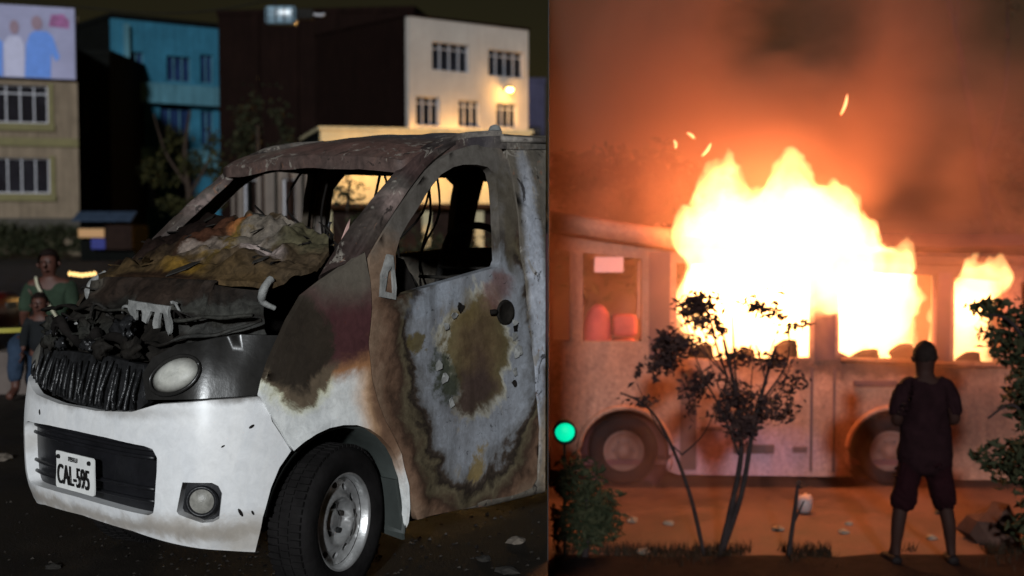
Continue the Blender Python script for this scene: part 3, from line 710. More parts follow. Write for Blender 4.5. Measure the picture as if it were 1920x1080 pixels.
for k in range(9):
    y = -.55 + k * .10 + random.uniform(-.03, .03); z = random.uniform(.955, 1.05); x = .62 - .35 * max(0, abs(y) - .3) - (z - .95) * .6
    bm = bmesh.new(); bmesh.ops.create_icosphere(bm, subdivisions=3, radius=1); rs_ = random.uniform(.022, .042)
    for v in bm.verts:
        q = 1 + .9 * noise.noise(v.co * 1.8 + Vector((k * 5, 0, 0))) + .55 * noise.noise(v.co * 4.5 + Vector((k, 3, 0)))
        v.co = Vector((x + v.co.x * q * rs_ * .7, y + v.co.y * q * rs_ * 1.4, z + v.co.z * q * rs_))
    me = bpy.data.meshes.new('molten_lump'); bm.to_mesh(me); bm.free(); link('molten_lump', me, m_melt if k % 2 else m_bay, eb, True)
for k in range(14):
    y = random.uniform(-.6, .55); z = random.uniform(1.0, 1.2); x = .60 - .35 * max(0, abs(y) - .3) - (z - .95) * .75
    dy = random.uniform(-.25, .25)
    MB().sweep(catmull([(x, y, z), (x + .03, y + dy * .4, z + random.uniform(-.05, .05)), (x + .01, y + dy * .8, z + random.uniform(-.06, .03)), (x - .03, y + dy, z + random.uniform(-.08, .04))], 5), random.uniform(.003, .007), 6).build('burnt_wire', (m_soot, m_char, m_ashgrey)[k % 3], eb, True)
# hood: buckled sheet lifted at its front edge
m_hood = patchy('scorched_hood_metal', C(70, 58, 44), [
    ((-.05, -.42, 1.35), (.30, .36, R9), C(26, 17, 14), .35, .26, 1.0),
    ((.0, -.10, 1.35), (.14, .10, R9), C(66, 40, 28), .4, .2, .9),
    ((.05, .12, 1.4), (.16, .10, R9), C(104, 84, 38), .25, .3, .9),
    ((-.05, .22, 1.4), (.14, .13, R9), C(112, 104, 96), .22, .32, .9),
    ((.12, .02, 1.4), (.07, .12, R9), C(120, 108, 100), .22, .3, .9),
    ((-.08, .02, 1.45), (.07, .05, R9), C(150, 92, 54), .3, .12, .8),
    ((-.12, .42, 1.4), (.12, .16, R9), C(78, 74, 56), .4, .2, .9),
    ((.08, .34, 1.4), (.04, .13, R9), C(160, 146, 142), .35, .12, .8),
    ((.26, .10, 1.28), (.09, .80, R9), C(78, 62, 40), .5, .18, .8),
    ((.27, .10, 1.28), (.05, .14, R9), C(118, 90, 34), .4, .16, .8),
    ((.34, 0, 1.24), (.035, .9, R9), C(40, 26, 18), .5, .06, .9)], rough=.65, fine=.65, warp=7.0, spec=.15)
def hoodmap(y, t, off=0.0):
    # t 0 front edge .. 1 rear edge
    xf = .335 - .42 * (abs(y) / .70) ** 2.4 * .35; xr = -.17 - .10 * (abs(y) / .7) ** 2
    zf = 1.245 - .02 * abs(y) / .7; zr = 1.485 - .09 * (abs(y) / .7) ** 1.6
    w = noise.noise(Vector((y * 3, t * 2, 7)))
    fold = abs(noise.noise(Vector((y * 3.2 + w, t * 2.2 + w * .8, 2.0)))) - .2
    fold2 = abs(noise.noise(Vector((y * 7 + w, t * 4.5, 6.0)))) - .2
    bmp = (.085 * fold + .075 * fold2 + .035 * abs(noise.noise(Vector((y * 16, t * 9, 3)))) + .02 * noise.noise(Vector((y * 4, t * 3, 9)))) * min(1, t * 3 + .12)
    return Vector((xf + (xr - xf) * t, y, zf + (zr - zf) * t + bmp + off))
hd_ = panel('hood', [(-.66, .0), (-.3, 0), (0, 0), (.3, 0), (.60, 0), (.64, .3), (.60, .62), (.5, .84), (.30, .97), (.05, 1.03), (-.2, .98), (-.34, 1.04), (-.5, .86), (-.66, .7)], [], hoodmap, .02, m_hood, van, rim=.02)
tag(hd_, 'buckled hood of rust, yellow and ash-grey scorched metal')
for k in range(22):
    y = random.uniform(-.5, .55); t = random.uniform(.1, .95); c = hoodmap(y, t); a = random.uniform(0, 6.28); L_ = random.uniform(.02, .07); w_ = L_ * random.uniform(.15, .5)
    d1 = Vector((cos(a), sin(a), random.uniform(-.2, .5))); d2 = Vector((-sin(a), cos(a), random.uniform(-.3, .3)))
    P = [c + Vector((0, 0, .008)) + d1 * L_ * p + d2 * w_ * q for p, q in ((-1, -.6), (.2, -1), (1, -.1), (.5, .8), (-.7, .9))]
    mesh('shard', P + [p + Vector((.002, 0, -.005)) for p in P], [(0, 1, 2, 3, 4), (9, 8, 7, 6, 5)] + [(i, (i + 1) % 5, 5 + (i + 1) % 5, 5 + i) for i in range(5)], (m_bay, m_soot, m_char, m_hood)[k % 4], hd_)
cl = mesh('dashboard', [(-.2, -.66, 1.10), (-.2, .66, 1.10), (-.55, .62, 1.12), (-.55, -.62, 1.12), (-.22, -.64, 1.36), (-.22, .60, 1.36), (-.5, .56, 1.30), (-.5, -.58, 1.30)], [(0, 1, 5, 4), (1, 2, 6, 5), (2, 3, 7, 6), (3, 0, 4, 7), (4, 5, 6, 7), (0, 3, 2, 1)], m_soot, van)
for k in range(12):
    y = -.55 + k * .1 + random.uniform(-.03, .03); x = -.22 + random.uniform(-.1, .05); h = random.uniform(1.40, 1.54)
    P = [(x + random.uniform(-.03, .03), y + random.uniform(-.05, .05), 1.30 + (h - 1.30) * q / 3) for q in range(4)]
    MB().sweep(catmull(P, 4), [random.uniform(.012, .03) * (1 - .06 * q) for q in range(13)], 6, .4).build('dash_wreckage', (m_soot, m_char, m_bay, m_soot)[k % 4], cl, True)
# fenders
fo = [(.372, .832), (.36, .88), (.335, .95), (.30, 1.02), (.255, 1.10), (.19, 1.185), (.10, 1.235), (-.02, 1.29), (-.125, 1.34), (-.138, 1.24), (-.138, 1.128), (-.118, .994), (-.136, .836), (-.196, .671), (-.281, .532), (-.327, .396), (-.337, .24), (-.33, .22)]
arch = [(.395 * cos(a), .29 + .395 * sin(a)) for a in [radians(d) for d in range(176, 44, -6)]]
arch[0] = (-.326, .30)
arch = [(-.324, .24), (-.316, .33), (-.296, .43), (-.262, .51), (-.224, .565), (-.170, .615), (-.112, .652), (-.045, .677), (.022, .685), (.09, .682), (.152, .667), (.21, .645), (.258, .617)]
fo2 = fo + arch + [(.30, .70), (.352, .78)]
for s_ in (1, -1):
    f_ = panel('fender', fo2, [], sidemap(s_, .004), .035, m_fender, van, rim=.03)
    if s_ == 1: tag(f_, 'white front fender with purple-brown scorching above the wheel')
    # dark liner inside the wheel arch
    V = []; F = []; na = 26; rows = [(.392, .742), (.375, .735), (.37, .6), (.365, .42)]
    for (r, y) in rows:
        for k in range(na):
            a = radians(14 + 180 * k / (na - 1)); r2 = r * .97
            V.append((-r * cos(pi - a) if False else r2 * cos(a) if cos(a) > 0 else r * .86 * cos(a), s_ * y, .29 + r * sin(a)))
    for i in range(len(rows) - 1):
        for k in range(na - 1): F.append((i * na + k, i * na + k + 1, (i + 1) * na + k + 1, (i + 1) * na + k))
    mesh('wheel_arch_liner', V, F, mat('liner_plastic', C(44, 48, 46), .6, var=.3, scale=6), van, True)
mesh('mud_flap', [(-.30, .73, .42), (-.30, .50, .42), (-.335, .50, .19), (-.335, .735, .17), (-.285, .73, .42), (-.285, .50, .42), (-.32, .50, .19), (-.32, .735, .17)], [(0, 1, 2, 3), (7, 6, 5, 4), (0, 3, 7, 4), (1, 5, 6, 2), (3, 2, 6, 7), (0, 4, 5, 1)], mat('flap_rubber', C(46, 50, 48), .7), van)
# doors (near and far)
do = [(-.124, .994), (-.145, 1.128), (-.145, 1.24), (-.150, 1.325), (-.235, 1.418), (-.313, 1.493), (-.42, 1.585), (-.524, 1.668), (-.61, 1.718), (-.70, 1.757), (-.82, 1.787), (-.93, 1.80), (-1.0, 1.79), (-1.038, 1.73), (-1.034, 1.54), (-1.034, 1.306), (-1.06, 1.022), (-1.10, .78), (-1.125, .53), (-1.12, .30), (-1.09, .25), (-.746, .243), (-.375, .248), (-.345, .30), (-.333, .396), (-.287, .532), (-.202, .671), (-.142, .836)]
dw = [(-.268, 1.160), (-.56, 1.212), (-.88, 1.262), (-.900, 1.29), (-.918, 1.447), (-.934, 1.62), (-.926, 1.668), (-.89, 1.695), (-.817, 1.703), (-.74, 1.70), (-.68, 1.688), (-.60, 1.655), (-.53, 1.60), (-.435, 1.513), (-.37, 1.45), (-.318, 1.392), (-.285, 1.33), (-.273, 1.26)]
for s_ in (1, -1):
    d_ = panel('front_door', do, [dw if s_ == 1 else [(min(x, -.985) if x < -.85 else x, z) for x, z in dw]], sidemap(s_, .009), .032, m_door, van, rim=.03, hrim=.05)
    if s_ == 1:
        tag(d_, 'scorched driver door stripped to grey and brown metal, window gone')
        c0 = Vector((-.899, .772, 1.066))
        MB().lathe([(.055, .0), (.052, .008), (.043, .008), (.038, .003), (.001, .002)], 'y', 20, c0).build('door_handle_socket', m_bay, d_, True)
        MB().sweep(catmull([(-.84, .772, 1.07), (-.815, .785, 1.072), (-.80, .776, 1.07)], 4), .012, 8).build('door_lock', m_soot, d_, True)
        panel('mirror_mount', [(-.175, 1.165), (-.255, 1.150), (-.262, 1.20), (-.262, 1.325), (-.235, 1.33), (-.19, 1.25)], [[(-.20, 1.185), (-.243, 1.175), (-.247, 1.28), (-.225, 1.26)]], lambda u, v, o: Vector((u, .778 - tumble(v) + o, v)), .04, m_ashgrey, d_, rim=.012)
        for i in range(16):       # blistered paint flakes round the bare patch
            a = random.choice([random.uniform(2.0, 3.9), random.uniform(-.5, .6)]); x = -.74 + .235 * cos(a) * -1 * random.uniform(.95, 1.12); z = .88 + .27 * sin(a) * random.uniform(.9, 1.05)
            q = panel('paint_flake', [(x + random.uniform(.008, .028) * cos(t), z + random.uniform(.01, .028) * sin(t)) for t in (0, 1, 2, 3, 4, 5)], [], lambda u, v, o: Vector((u, .7755 + .012 * noise.noise(Vector((u * 30, v * 30, 1))) + o, v)), .02, m_ashgrey if i % 4 else m_soot, d_, rim=.003)
# body side behind the doors
bs = [(-1.05, 1.02), (-1.045, 1.79), (-1.2, 1.83), (-2.9, 1.84), (-3.1, 1.2), (-3.1, .35), (-2.9, .26), (-1.135, .25), (-1.14, .53), (-1.112, .80)]
sw1 = [(-1.30, 1.27), (-2.05, 1.30), (-2.05, 1.66), (-1.98, 1.70), (-1.42, 1.70), (-1.33, 1.66)]
sw2 = [(-2.2, 1.30), (-2.85, 1.30), (-2.83, 1.66), (-2.25, 1.69)]
for s_ in (1, -1):
    panel('body_side', bs, [sw1 if s_ == 1 else [(-1.13, 1.25)] + sw1[1:5] + [(-1.2, 1.70), (-1.13, 1.62)], sw2], sidemap(s_, .008, False), .05, m_rear, van, rim=.03, hrim=.05)
    MB().sweep([(-.45, s_ * .70, .265), (-.8, s_ * .728, .25), (-3.0, s_ * .728, .252)], [.015, .03, .03], 8).build('sill', m_rear, van, True)
    PO = catmull([(x, .758 - tumble(z), z) for x, z in ((-.12, 1.30), (-.313, 1.503), (-.524, 1.682), (-.70, 1.775), (-.85, 1.808), (-1.05, 1.825))], 8)
    PI_ = catmull([(.09, .655, 1.24), (-.10, .60, 1.41), (-.33, .575, 1.60), (-.49, .565, 1.735), (-.70, .57, 1.825), (-1.05, .58, 1.862)], 8)
    def pil(t, q, off=0.0):
        k = min(int(t), len(PO) - 2); f = t - k
        a = PO[k].lerp(PO[k + 1], f); b = PI_[k].lerp(PI_[k + 1], f); p = a.lerp(b, q * (.80 if t < 30 else .80 + .2 * (t - 30) / 10))
        b_ = .035 * (1 - (2 * q - 1) ** 2) - .022 * math.exp(-((q - .36) / .06) ** 2) + off + .006 * noise.noise(Vector((t * .5, q * 5, s_)))
        return Vector((p.x + b_ * .45, s_ * (p.y + b_ * .7), p.z + b_ * .5))
    panel('window_pillar', rect(0, 4, 0, 1), [], lambda u, v, o: pil(u * 10, v, o), .07, m_pillar, van, rim=.035)
    MB().sweep([(-1.0, s_ * .655, 1.822), (-2, s_ * .66, 1.838), (-3.0, s_ * .66, 1.84)], .014, 8).build('drip_rail', m_pillar, van, True)
    MB().sweep([(-1.06, s_ * .70, .3), (-1.06, s_ * .705, 1.2), (-1.07, s_ * .66, 1.55), (-1.07, s_ * .60, 1.80)], [.04, .04, .035, .035], 8, .6, (1, 0, 0)).build('door_pillar', m_pillar, van, True)
MB().lathe([(.001, .028), (.022, .02), (.03, 0)], 'z', 14, (-1.02, .60, 1.862)).build('roof_stud', m_ashgrey, van, True)
# roof
def roofmap(x, y, off=0.0):
    z = interp(-x, [.42, .5, .6, .75, 1.0, 1.5, 2.2, 3.1], [1.715, 1.755, 1.79, 1.82, 1.853, 1.872, 1.876, 1.85]) + .035 * (1 - (y / .66) ** 2) - .02
    z += .012 * noise.noise(Vector((x * 4, y * 4, 0))) + .005 * noise.noise(Vector((x * 12, y * 12, 0)))
    return Vector((x + .05 * (1 - (y / .66) ** 2), y, z + off))
panel('roof', [(-.44, -.62), (-.45, 0), (-.44, .62), (-.75, .645), (-1.1, .655), (-3.1, .65), (-3.1, -.65), (-1.1, -.655), (-.75, -.645)], [], roofmap, .05, m_roof, van, rim=.055)
MB().sweep([roofmap(-.50, -.6 + 1.2 * k / 16, -.05) for k in range(17)], .030, 8).build('windscreen_header', m_soot, van, True)
# floor, interior, wreckage
MB().box(-3.0, -.40, -.70, .70, .28, .33).build('floor_pan', m_soot, van)
MB().box(-.40, -.34, -.69, .69, .33, 1.12).build('bulkhead', m_soot, van)
def seat(y, sx=-1.25, dz=0.0):
    f = MB()
    f.sweep(catmull([(sx, y - .2, .45), (sx - .06, y - .21, .9), (sx - .16, y - .2, 1.32 + dz), (sx - .19, y - .1, 1.42 + dz), (sx - .19, y + .1, 1.42 + dz), (sx - .16, y + .2, 1.32 + dz), (sx - .06, y + .21, .9), (sx, y + .2, .45)], 5), .02, 8)
    for z in (.7, .95, 1.2): f.sweep([(sx - .03 - .12 * (z - .5), y - .2, z), (sx - .03 - .12 * (z - .5), y + .2, z)], .008, 6)
    st = f.build('seat_frame', m_char, van, True)
    b2 = MB(); b2.sweep([(sx, y - .2, .45), (sx + .45, y - .2, .48)], .02, 8); b2.sweep([(sx, y + .2, .45), (sx + .45, y + .2, .48)], .02, 8)
    b2.sweep([(sx + .45, y - .2, .48), (sx + .45, y + .2, .48)], .02, 8); b2.build('seat_base', m_char, st, True)
seat(.36, -.86, -.24); seat(-.36, -.9, -.1); seat(.1, -1.75); seat(-.4, -1.75)
stw = MB(); stw.sweep([(-.36, .36, 1.0), (-.58, .36, 1.17)], .022, 8); stw.build('steering_column', m_char, van, True)
ring = [(-.60 + .09 * sin(a), .36 + .17 * cos(a), 1.18 + .14 * sin(a)) for a in [2 * pi * k / 22 for k in range(23)]]
MB().sweep(ring, .012, 7).build('steering_wheel', m_char, van, True)
for k in range(7):
    y = random.uniform(-.5, .5); x = random.uniform(-1.3, -.6)
    MB().sweep(catmull([(x, y, 1.75), (x + random.uniform(-.1, .1), y + random.uniform(-.1, .1), 1.5), (x + random.uniform(-.2, .2), y + random.uniform(-.2, .2), 1.25), (x + random.uniform(-.2, .2), y, .9)], 5), .006, 6).build('dangling_wire', m_soot, van, True)
sh = panel('trim_shard', [(-.066, 1.29), (-.10, 1.33), (-.150, 1.43), (-.172, 1.47), (-.160, 1.41), (-.125, 1.345)], [], lambda u, v, o: Vector((u, .60 + o, v)), .05, mat('pink_ash_trim', C(176, 142, 134), .6, var=.2), van, rim=.006)
# wheels
m_tyre = mat('tyre_rubber', (.010, .009, .009), .8, spec=.1, var=.4, scale=12, bump=.3)
m_rim = mat('steel_rim', C(158, 158, 158), .36, .7, var=.45, scale=7, bump=.15)
m_hole = mat('rim_hole_dark', (.006, .006, .006), .9)
def wheel(loc, steer, side):
    wv_ = empty('wheel_mount', loc); bpy.data.objects.remove(wv_)
    M_ = Matrix.Translation(Vector(loc)) @ Matrix.Rotation(steer + (pi if side < 0 else 0), 4, 'Z')
    ty = MB().lathe([(.185, .075), (.20, .085), (.235, .098), (.268, .092), (.286, .074), (.292, .05), (.294, 0), (.292, -.05), (.286, -.074), (.268, -.092), (.235, -.098), (.19, -.085)], 'y', 64)
    g = MB()
    for k in range(64):       # tread blocks
        a = 2 * pi * k / 64
        for (y0, y1, da) in ((-.07, -.025, 0), (-.018, .018, .04), (.025, .07, 0)):
            V = []
            for yy in (y0, y1):
                for aa in (a + da, a + da + .066):
                    for r in (.288, .300): V.append((r * cos(aa), yy, r * sin(aa)))
            g.add(V, [(0, 1, 3, 2), (4, 6, 7, 5), (0, 4, 5, 1), (2, 3, 7, 6), (0, 2, 6, 4), (1, 5, 7, 3)])
    t_o = ty.build('tyre', m_tyre, van, True); t_o.matrix_local = M_
    tr = g.build('tread', m_tyre, t_o); tag(tr, kind='stuff')
    holes = [ellipse(.138 * cos(a), .138 * sin(a), .019, .013, 12, a + pi / 2) for a in [2 * pi * k / 12 for k in range(12)]]
    def rm(u, v, off=0.0):
        r = hypot(u, v); y = interp(r, [0, .035, .04, .075, .085, .10, .118, .155, .168, .172], [.035, .035, .02, .018, .052, .058, .035, .028, .03, .045])
        return Vector((u, y + off, v))
    ro = panel('rim', ellipse(0, 0, .171, .171, 48), holes, rm, .014, m_rim, t_o, rim=.0, hrim=.02)
    MB().lathe([(.171, .044), (.178, .072), (.186, .080), (.192, .078), (.192, .070)], 'y', 48).build('rim_lip', m_rim, t_o, True)
    MB().lathe([(.165, -.02), (.16, -.05), (.0, -.055)], 'y', 32).build('brake_drum', m_hole, t_o, True)
    for k in range(5):
        a = 2 * pi * k / 5 + .3
        MB().lathe([(.012, 0), (.011, .014), (.001, .016)], 'y', 8, (.057 * cos(a), .018, .057 * sin(a))).build('wheel_nut', m_hole if k % 2 else m_char, t_o)
wheel((0.0, .655, .297), radians(17), 1)
wheel((0.0, -.655, .297), radians(17), -1)
MB().sweep([(0, -.5, .3), (0, .5, .3)], .04, 8).build('axle', m_soot, van)
MB().box(-2.9, -.42, -.62, .62, .2, .27).build('underbody', m_soot, van)
MB().box(-.42, .45, -.36, .36, .22, .6).build('engine_block', m_soot, van)

# the van ends at the hoarding
bpy.context.view_layer.update()
Mi = van.matrix_world
for o in list(van.children_recursive):
    if o.type != 'MESH': continue
    W = o.matrix_world; Wi = W.inverted()
    co = Wi @ (nrm * -.012); no = (Wi.to_3x3() @ nrm).normalized()
    bm = bmesh.new(); bm.from_mesh(o.data)
    if any((v.co - co).dot(no) > 0 for v in bm.verts):
        bmesh.ops.bisect_plane(bm, geom=list(bm.verts) + list(bm.edges) + list(bm.faces), plane_co=co, plane_no=no, clear_outer=True)
        if len(bm.faces) == 0: bm.free(); bpy.data.objects.remove(o); continue
        bm.to_mesh(o.data)
    bm.free()

# ================================================================== TREES AND BUSHES
def crown_mesh(clumps, n, size, seed, keep=None, drop=.0):
    rnd = random.Random(seed); V = []; F = []
    tot = sum(c[3] * c[4] * c[5] for c in clumps)
    for (x, y, z, rx, ry, rz) in clumps:
        for i in range(int(n * rx * ry * rz / tot) + 1):
            while True:
                p = Vector((rnd.uniform(-1, 1), rnd.uniform(-1, 1), rnd.uniform(-1, 1)))
                if p.length <= 1: break
            p = p * (.55 + .45 * rnd.random())
            c = Vector((x + p.x * rx, y + p.y * ry, z + p.z * rz))
            if noise.noise(c * 2.3 / max(size * 8, .3) + Vector((seed, 0, 0))) < -.12 + drop: continue
            if keep and not keep(c): continue
            a = Vector((rnd.gauss(0, 1), rnd.gauss(0, 1), rnd.gauss(0, .7))).normalized(); b = a.cross(Vector((rnd.gauss(0, 1), rnd.gauss(0, 1), rnd.gauss(0, 1)))).normalized()
            L = size * rnd.uniform(.6, 1.3); W_ = L * .42; k = len(V)
            mid = b.cross(a) * L * .12
            V += [c - a * L * .5, c + b * W_ * .5 + mid, c + a * L * .5, c - b * W_ * .5 + mid]
            F += [(k, k + 1, k + 2), (k, k + 2, k + 3)]
    return V, F
m_bark = mat('bark', (.035, .024, .018), .9, spec=.1, var=.4, scale=12, bump=.6)
m_bark_d = mat('dark_bark', (.020, .014, .014), .9, spec=.1, var=.4, scale=12, bump=.6)
m_leaf_y = leafmat('olive_leaves', C(22, 24, 14), C(48, 46, 24))
m_leaf_d = leafmat('dark_leaves', (.012, .016, .008), (.035, .035, .018))
m_leaf_r = leafmat('dull_leaves', (.014, .008, .009), (.05, .026, .022))
def tree(name, label, cat, base, stems, clumps, n, size, seed, mleaf, mbark=None, keep=None, group=None, drop=0.0):
    t = empty(name, base); tag(t, label, cat, group)
    for k, (pts, r0, r1) in enumerate(stems):
        P = catmull(pts, 6); N = len(P)
        MB().sweep(P, [r0 + (r1 - r0) * i / (N - 1) for i in range(N)], 8).build('trunk' if k == 0 else 'limb', mbark or m_bark, t, True)
    V, F = crown_mesh(clumps, n, size, seed, (lambda c: keep(c + Vector(base))) if keep else None, drop)
    me = bpy.data.meshes.new('crown'); me.from_pydata(V, [], F); me.update(); link('crown', me, mleaf, t, False)
    return t
left_ok = lambda c: c.x < SEAM * c.y - .05
right_ok = lambda c: c.x > SEAM * c.y + .04
tree('street_tree', 'olive leafy street tree in front of the blue corner building', 'tree', (-10.6, 42, 0),
     [([(0, 0, 0), (.05, 0, 2), (-.1, 0, 3.5), (.1, 0, 5)], .14, .04), ([(0, 0, 2.2), (.6, 0, 3.2), (1.0, 0, 4.4)], .07, .02), ([(-.05, 0, 2.6), (-.7, 0, 3.6), (-1.1, 0, 4.9)], .06, .02)],
     [(-.6, 0, 3.9, .7, .6, .7), (.5, 0, 3.9, .8, .7, .8), (0, .2, 3.2, 1.3, .8, .8), (-1.1, 0, 3.0, .7, .6, .7), (1.1, 0, 2.6, .7, .6, .8), (0, 0, 2.0, 1.4, .8, .6)], 2600, .20, 3, m_leaf_y, drop=.08)
tree('shade_tree', 'dim dark tree standing before the windowless brown building', 'tree', (-8.9, 45, 0),
     [([(0, 0, 0), (.05, 0, 2.4), (0, 0, 4.8)], .16, .05), ([(0, 0, 2.8), (.8, 0, 4.2)], .07, .02)],
     [(0, 0, 5.2, 1.3, .8, 1.2), (-.4, 0, 4.0, 1.4, .9, .9), (.8, 0, 4.2, .8, .7, .8)], 1700, .22, 5, m_leaf_d, drop=.08)
tree('small_tree', 'small dark-leaved tree seen through the missing windscreen before the lit shop', 'tree', (-2.2, 17.5, 0),
     [([(0, 0, 0), (.05, 0, .8), (-.05, 0, 1.5), (.0, 0, 2.0)], .05, .015), ([(0, 0, .9), (.3, 0, 1.4), (.5, 0, 1.7)], .025, .01), ([(0, 0, 1.0), (-.25, 0, 1.5)], .022, .008)],
     [(-.05, 0, 1.82, .32, .28, .26), (.42, 0, 1.62, .34, .28, .24), (.15, 0, 1.35, .5, .34, .24)], 520, .10, 8, m_leaf_d, drop=.05)
for (x, y, h, s_, lb) in ((-6.6, 31.0, 1.55, 11, 'dark clipped hedge bush behind the van, nearest the light string'), (-4.6, 26, 1.45, 12, 'dark hedge bush behind the low whitewashed wall, wider one'), (-2.0, 24.5, 1.5, 13, 'dark hedge bush behind the low whitewashed wall, beside the small tree'), (-.25, 25, 1.5, 14, 'dark hedge bush behind the low whitewashed wall, at its hoarding end')):
    tree('hedge_bush', lb, 'bush', (x, y, 0), [([(0, 0, 0), (0, 0, .5), (.05, 0, 1.0)], .04, .015), ([(0, 0, .3), (.3, 0, .8)], .02, .01)], [(0, 0, h * .52, 1.15, .5, h * .46), (.5, 0, h * .45, .8, .5, h * .38), (-.5, .1, h * .45, .8, .5, h * .38)], 1500, .12, s_, m_leaf_d, keep=left_ok, group='hedge behind the low wall', drop=-.3)
tree('verge_bush', 'dark low bush at the foot of the beige block', 'bush', (-16.5, 46.5, 0), [([(0, 0, 0), (0, 0, .5), (.05, 0, 1.0)], .05, .02)], [(0, 0, .7, 2.2, .6, .7), (-2.0, 0, .7, 1.8, .6, .8), (-3.6, 0, .6, 1.6, .6, .7)], 5200, .2, 21, m_leaf_d, drop=-.4)

# ================================================================== PEOPLE
def skin_mesh(name, joints, links, root, m, parent, sub=2, folds=0.0):
    me = bpy.data.meshes.new(name); names = list(joints)
    me.from_pydata([joints[k][:3] for k in names], [(names.index(a), names.index(b)) for a, b in links], []); me.update()
    o = bpy.data.objects.new(name, me); COL.objects.link(o)
    md = o.modifiers.new('Skin', 'SKIN'); md.use_smooth_shade = True; md.branch_smoothing = .5
    sv = me.skin_vertices[0].data
    for i, k in enumerate(names):
        r = joints[k][3]; sv[i].radius = (r, joints[k][4] if len(joints[k]) > 4 else r); sv[i].use_root = (k == root)
    s2 = o.modifiers.new('Sub', 'SUBSURF'); s2.levels = sub; s2.render_levels = sub
    dg = bpy.context.evaluated_depsgraph_get(); dg.update()
    m2 = bpy.data.meshes.new_from_object(o.evaluated_get(dg)); bpy.data.objects.remove(o)
    m2.name = name
    if folds:
        for vtx in m2.vertices:
            c = vtx.co; vtx.co = c + vtx.normal * (folds * noise.noise(Vector((c.x * 9, c.y * 9, c.z * 5))) + folds * .7 * (abs(noise.noise(Vector((c.x * 14 + c.z * 6, c.y * 14, c.z * 9)))) - .25))
    for p in m2.polygons: p.use_smooth = True
    m2.materials.clear()
    return link(name, m2, m, parent, True)
def join_into(o, mb):
    bm = bmesh.new(); bm.from_mesh(o.data)
    vs2 = [bm.verts.new(v) for v in mb.V]
    for f in mb.F:
        try: bm.faces.new([vs2[i] for i in f]).smooth = True
        except ValueError: pass
    bmesh.ops.recalc_face_normals(bm, faces=bm.faces); bm.to_mesh(o.data); bm.free()
def hand(mb, wrist, d, side_v, s_=1.0, curl=.5):
    """palm and five bent fingers along direction d; side_v points to the thumb side"""
    d = Vector(d).normalized(); t = Vector(side_v); t = (t - d * t.dot(d)).normalized(); n = d.cross(t)
    w0 = Vector(wrist)
    mb.sweep([w0 - d * .02 * s_, w0 + d * .03 * s_, w0 + d * .075 * s_, w0 + d * .09 * s_], [.026 * s_, .036 * s_, .040 * s_, .034 * s_], 10, .5, n)
    for i, (off, L) in enumerate(((.028, .072), (.010, .082), (-.009, .076), (-.027, .060))):
        b = w0 + d * .08 * s_ + t * off * s_; P = [b - d * .01]
        a = 0.0; q = b
        for k in range(3):
            a += curl * .6; q = q + (d * cos(a) + n * sin(a)) * L * s_ / 2.6; P.append(q)
        mb.sweep(P, [.0095 * s_, .009 * s_, .008 * s_, .0065 * s_], 7)
    b = w0 + d * .02 * s_ + t * .025 * s_
    mb.sweep([b, b + (d * .6 + t * .8) * .035 * s_, b + (d * .85 + t * .5 + n * .25) * .065 * s_], [.013 * s_, .011 * s_, .008 * s_], 7)
def head_details(o, c, f, s_, m_hair, parent, hair_long=False):
    """nose, ears and eyes added to the body mesh, hair as a child; c head centre, f facing direction"""
    f = Vector(f).normalized(); r = Vector((f.y, -f.x, 0)); c = Vector(c); mb = MB()
    mb.sweep([c + f * .085 * s_ + Vector((0, 0, .02 * s_)), c + f * .108 * s_ - Vector((0, 0, .022 * s_)), c + f * .088 * s_ - Vector((0, 0, .035 * s_))], [.010 * s_, .016 * s_, .010 * s_], 7)
    for k in (-1, 1):
        e = c + r * k * .080 * s_ - Vector((0, 0, .01 * s_))
        mb.sweep([e + Vector((0, 0, .03 * s_)), e + r * k * .012 * s_, e - Vector((0, 0, .032 * s_))], [.008 * s_, .016 * s_, .009 * s_], 7)
    mb.sweep([c + f * .086 * s_ - r * .025 * s_ - Vector((0, 0, .058 * s_)), c + f * .096 * s_ - Vector((0, 0, .060 * s_)), c + f * .086 * s_ + r * .025 * s_ - Vector((0, 0, .058 * s_))], [.005 * s_, .009 * s_, .005 * s_], 7)
    join_into(o, mb)
    m_eye = mat('eye_dark', (.02, .015, .012), .3, var=.1, bump=0)
    for k in (-1, 1):
        e = c + f * .083 * s_ + r * k * .032 * s_ + Vector((0, 0, .012 * s_))
        MB().sweep([e - r * .012 * s_, e, e + r * .012 * s_], [.003 * s_, .008 * s_, .003 * s_], 7).build('eye', m_eye, parent, True)
    bm = bmesh.new(); bmesh.ops.create_icosphere(bm, subdivisions=4, radius=1)
    for v in list(bm.verts):
        p = v.co
        rad = 1.0 + .04 * noise.noise(p * 6) + .03 * noise.noise(p * 15)
        q = f * p.y * .099 + r * p.x * .088 + Vector((0, 0, p.z * .112))
        v.co = c + q * s_ * rad + Vector((0, 0, .012 * s_)) - f * .006 * s_
    low = -.25 if not hair_long else -1.2
    dele = [v for v in bm.verts if ((v.co - c).dot(f) > .035 * s_ and (v.co - c).z < .062 * s_) or (v.co - c).z < low * .13 * s_]
    bmesh.ops.delete(bm, geom=dele, context='VERTS')
    me = bpy.data.meshes.new('hair'); bm.to_mesh(me); bm.free(); link('hair', me, m_hair, parent, True)
m_hair = mat('black_hair', (.010, .006, .005), .8, spec=.08, var=.5, scale=30, bump=.5)
def cloth(name, col): return mat(name, col, .9, var=.3, scale=9, bump=.4, bdist=.02, bscale=14, spec=.06)
m_skin = mat('skin', C(62, 36, 28), .6, var=.12, scale=12, bump=.05)

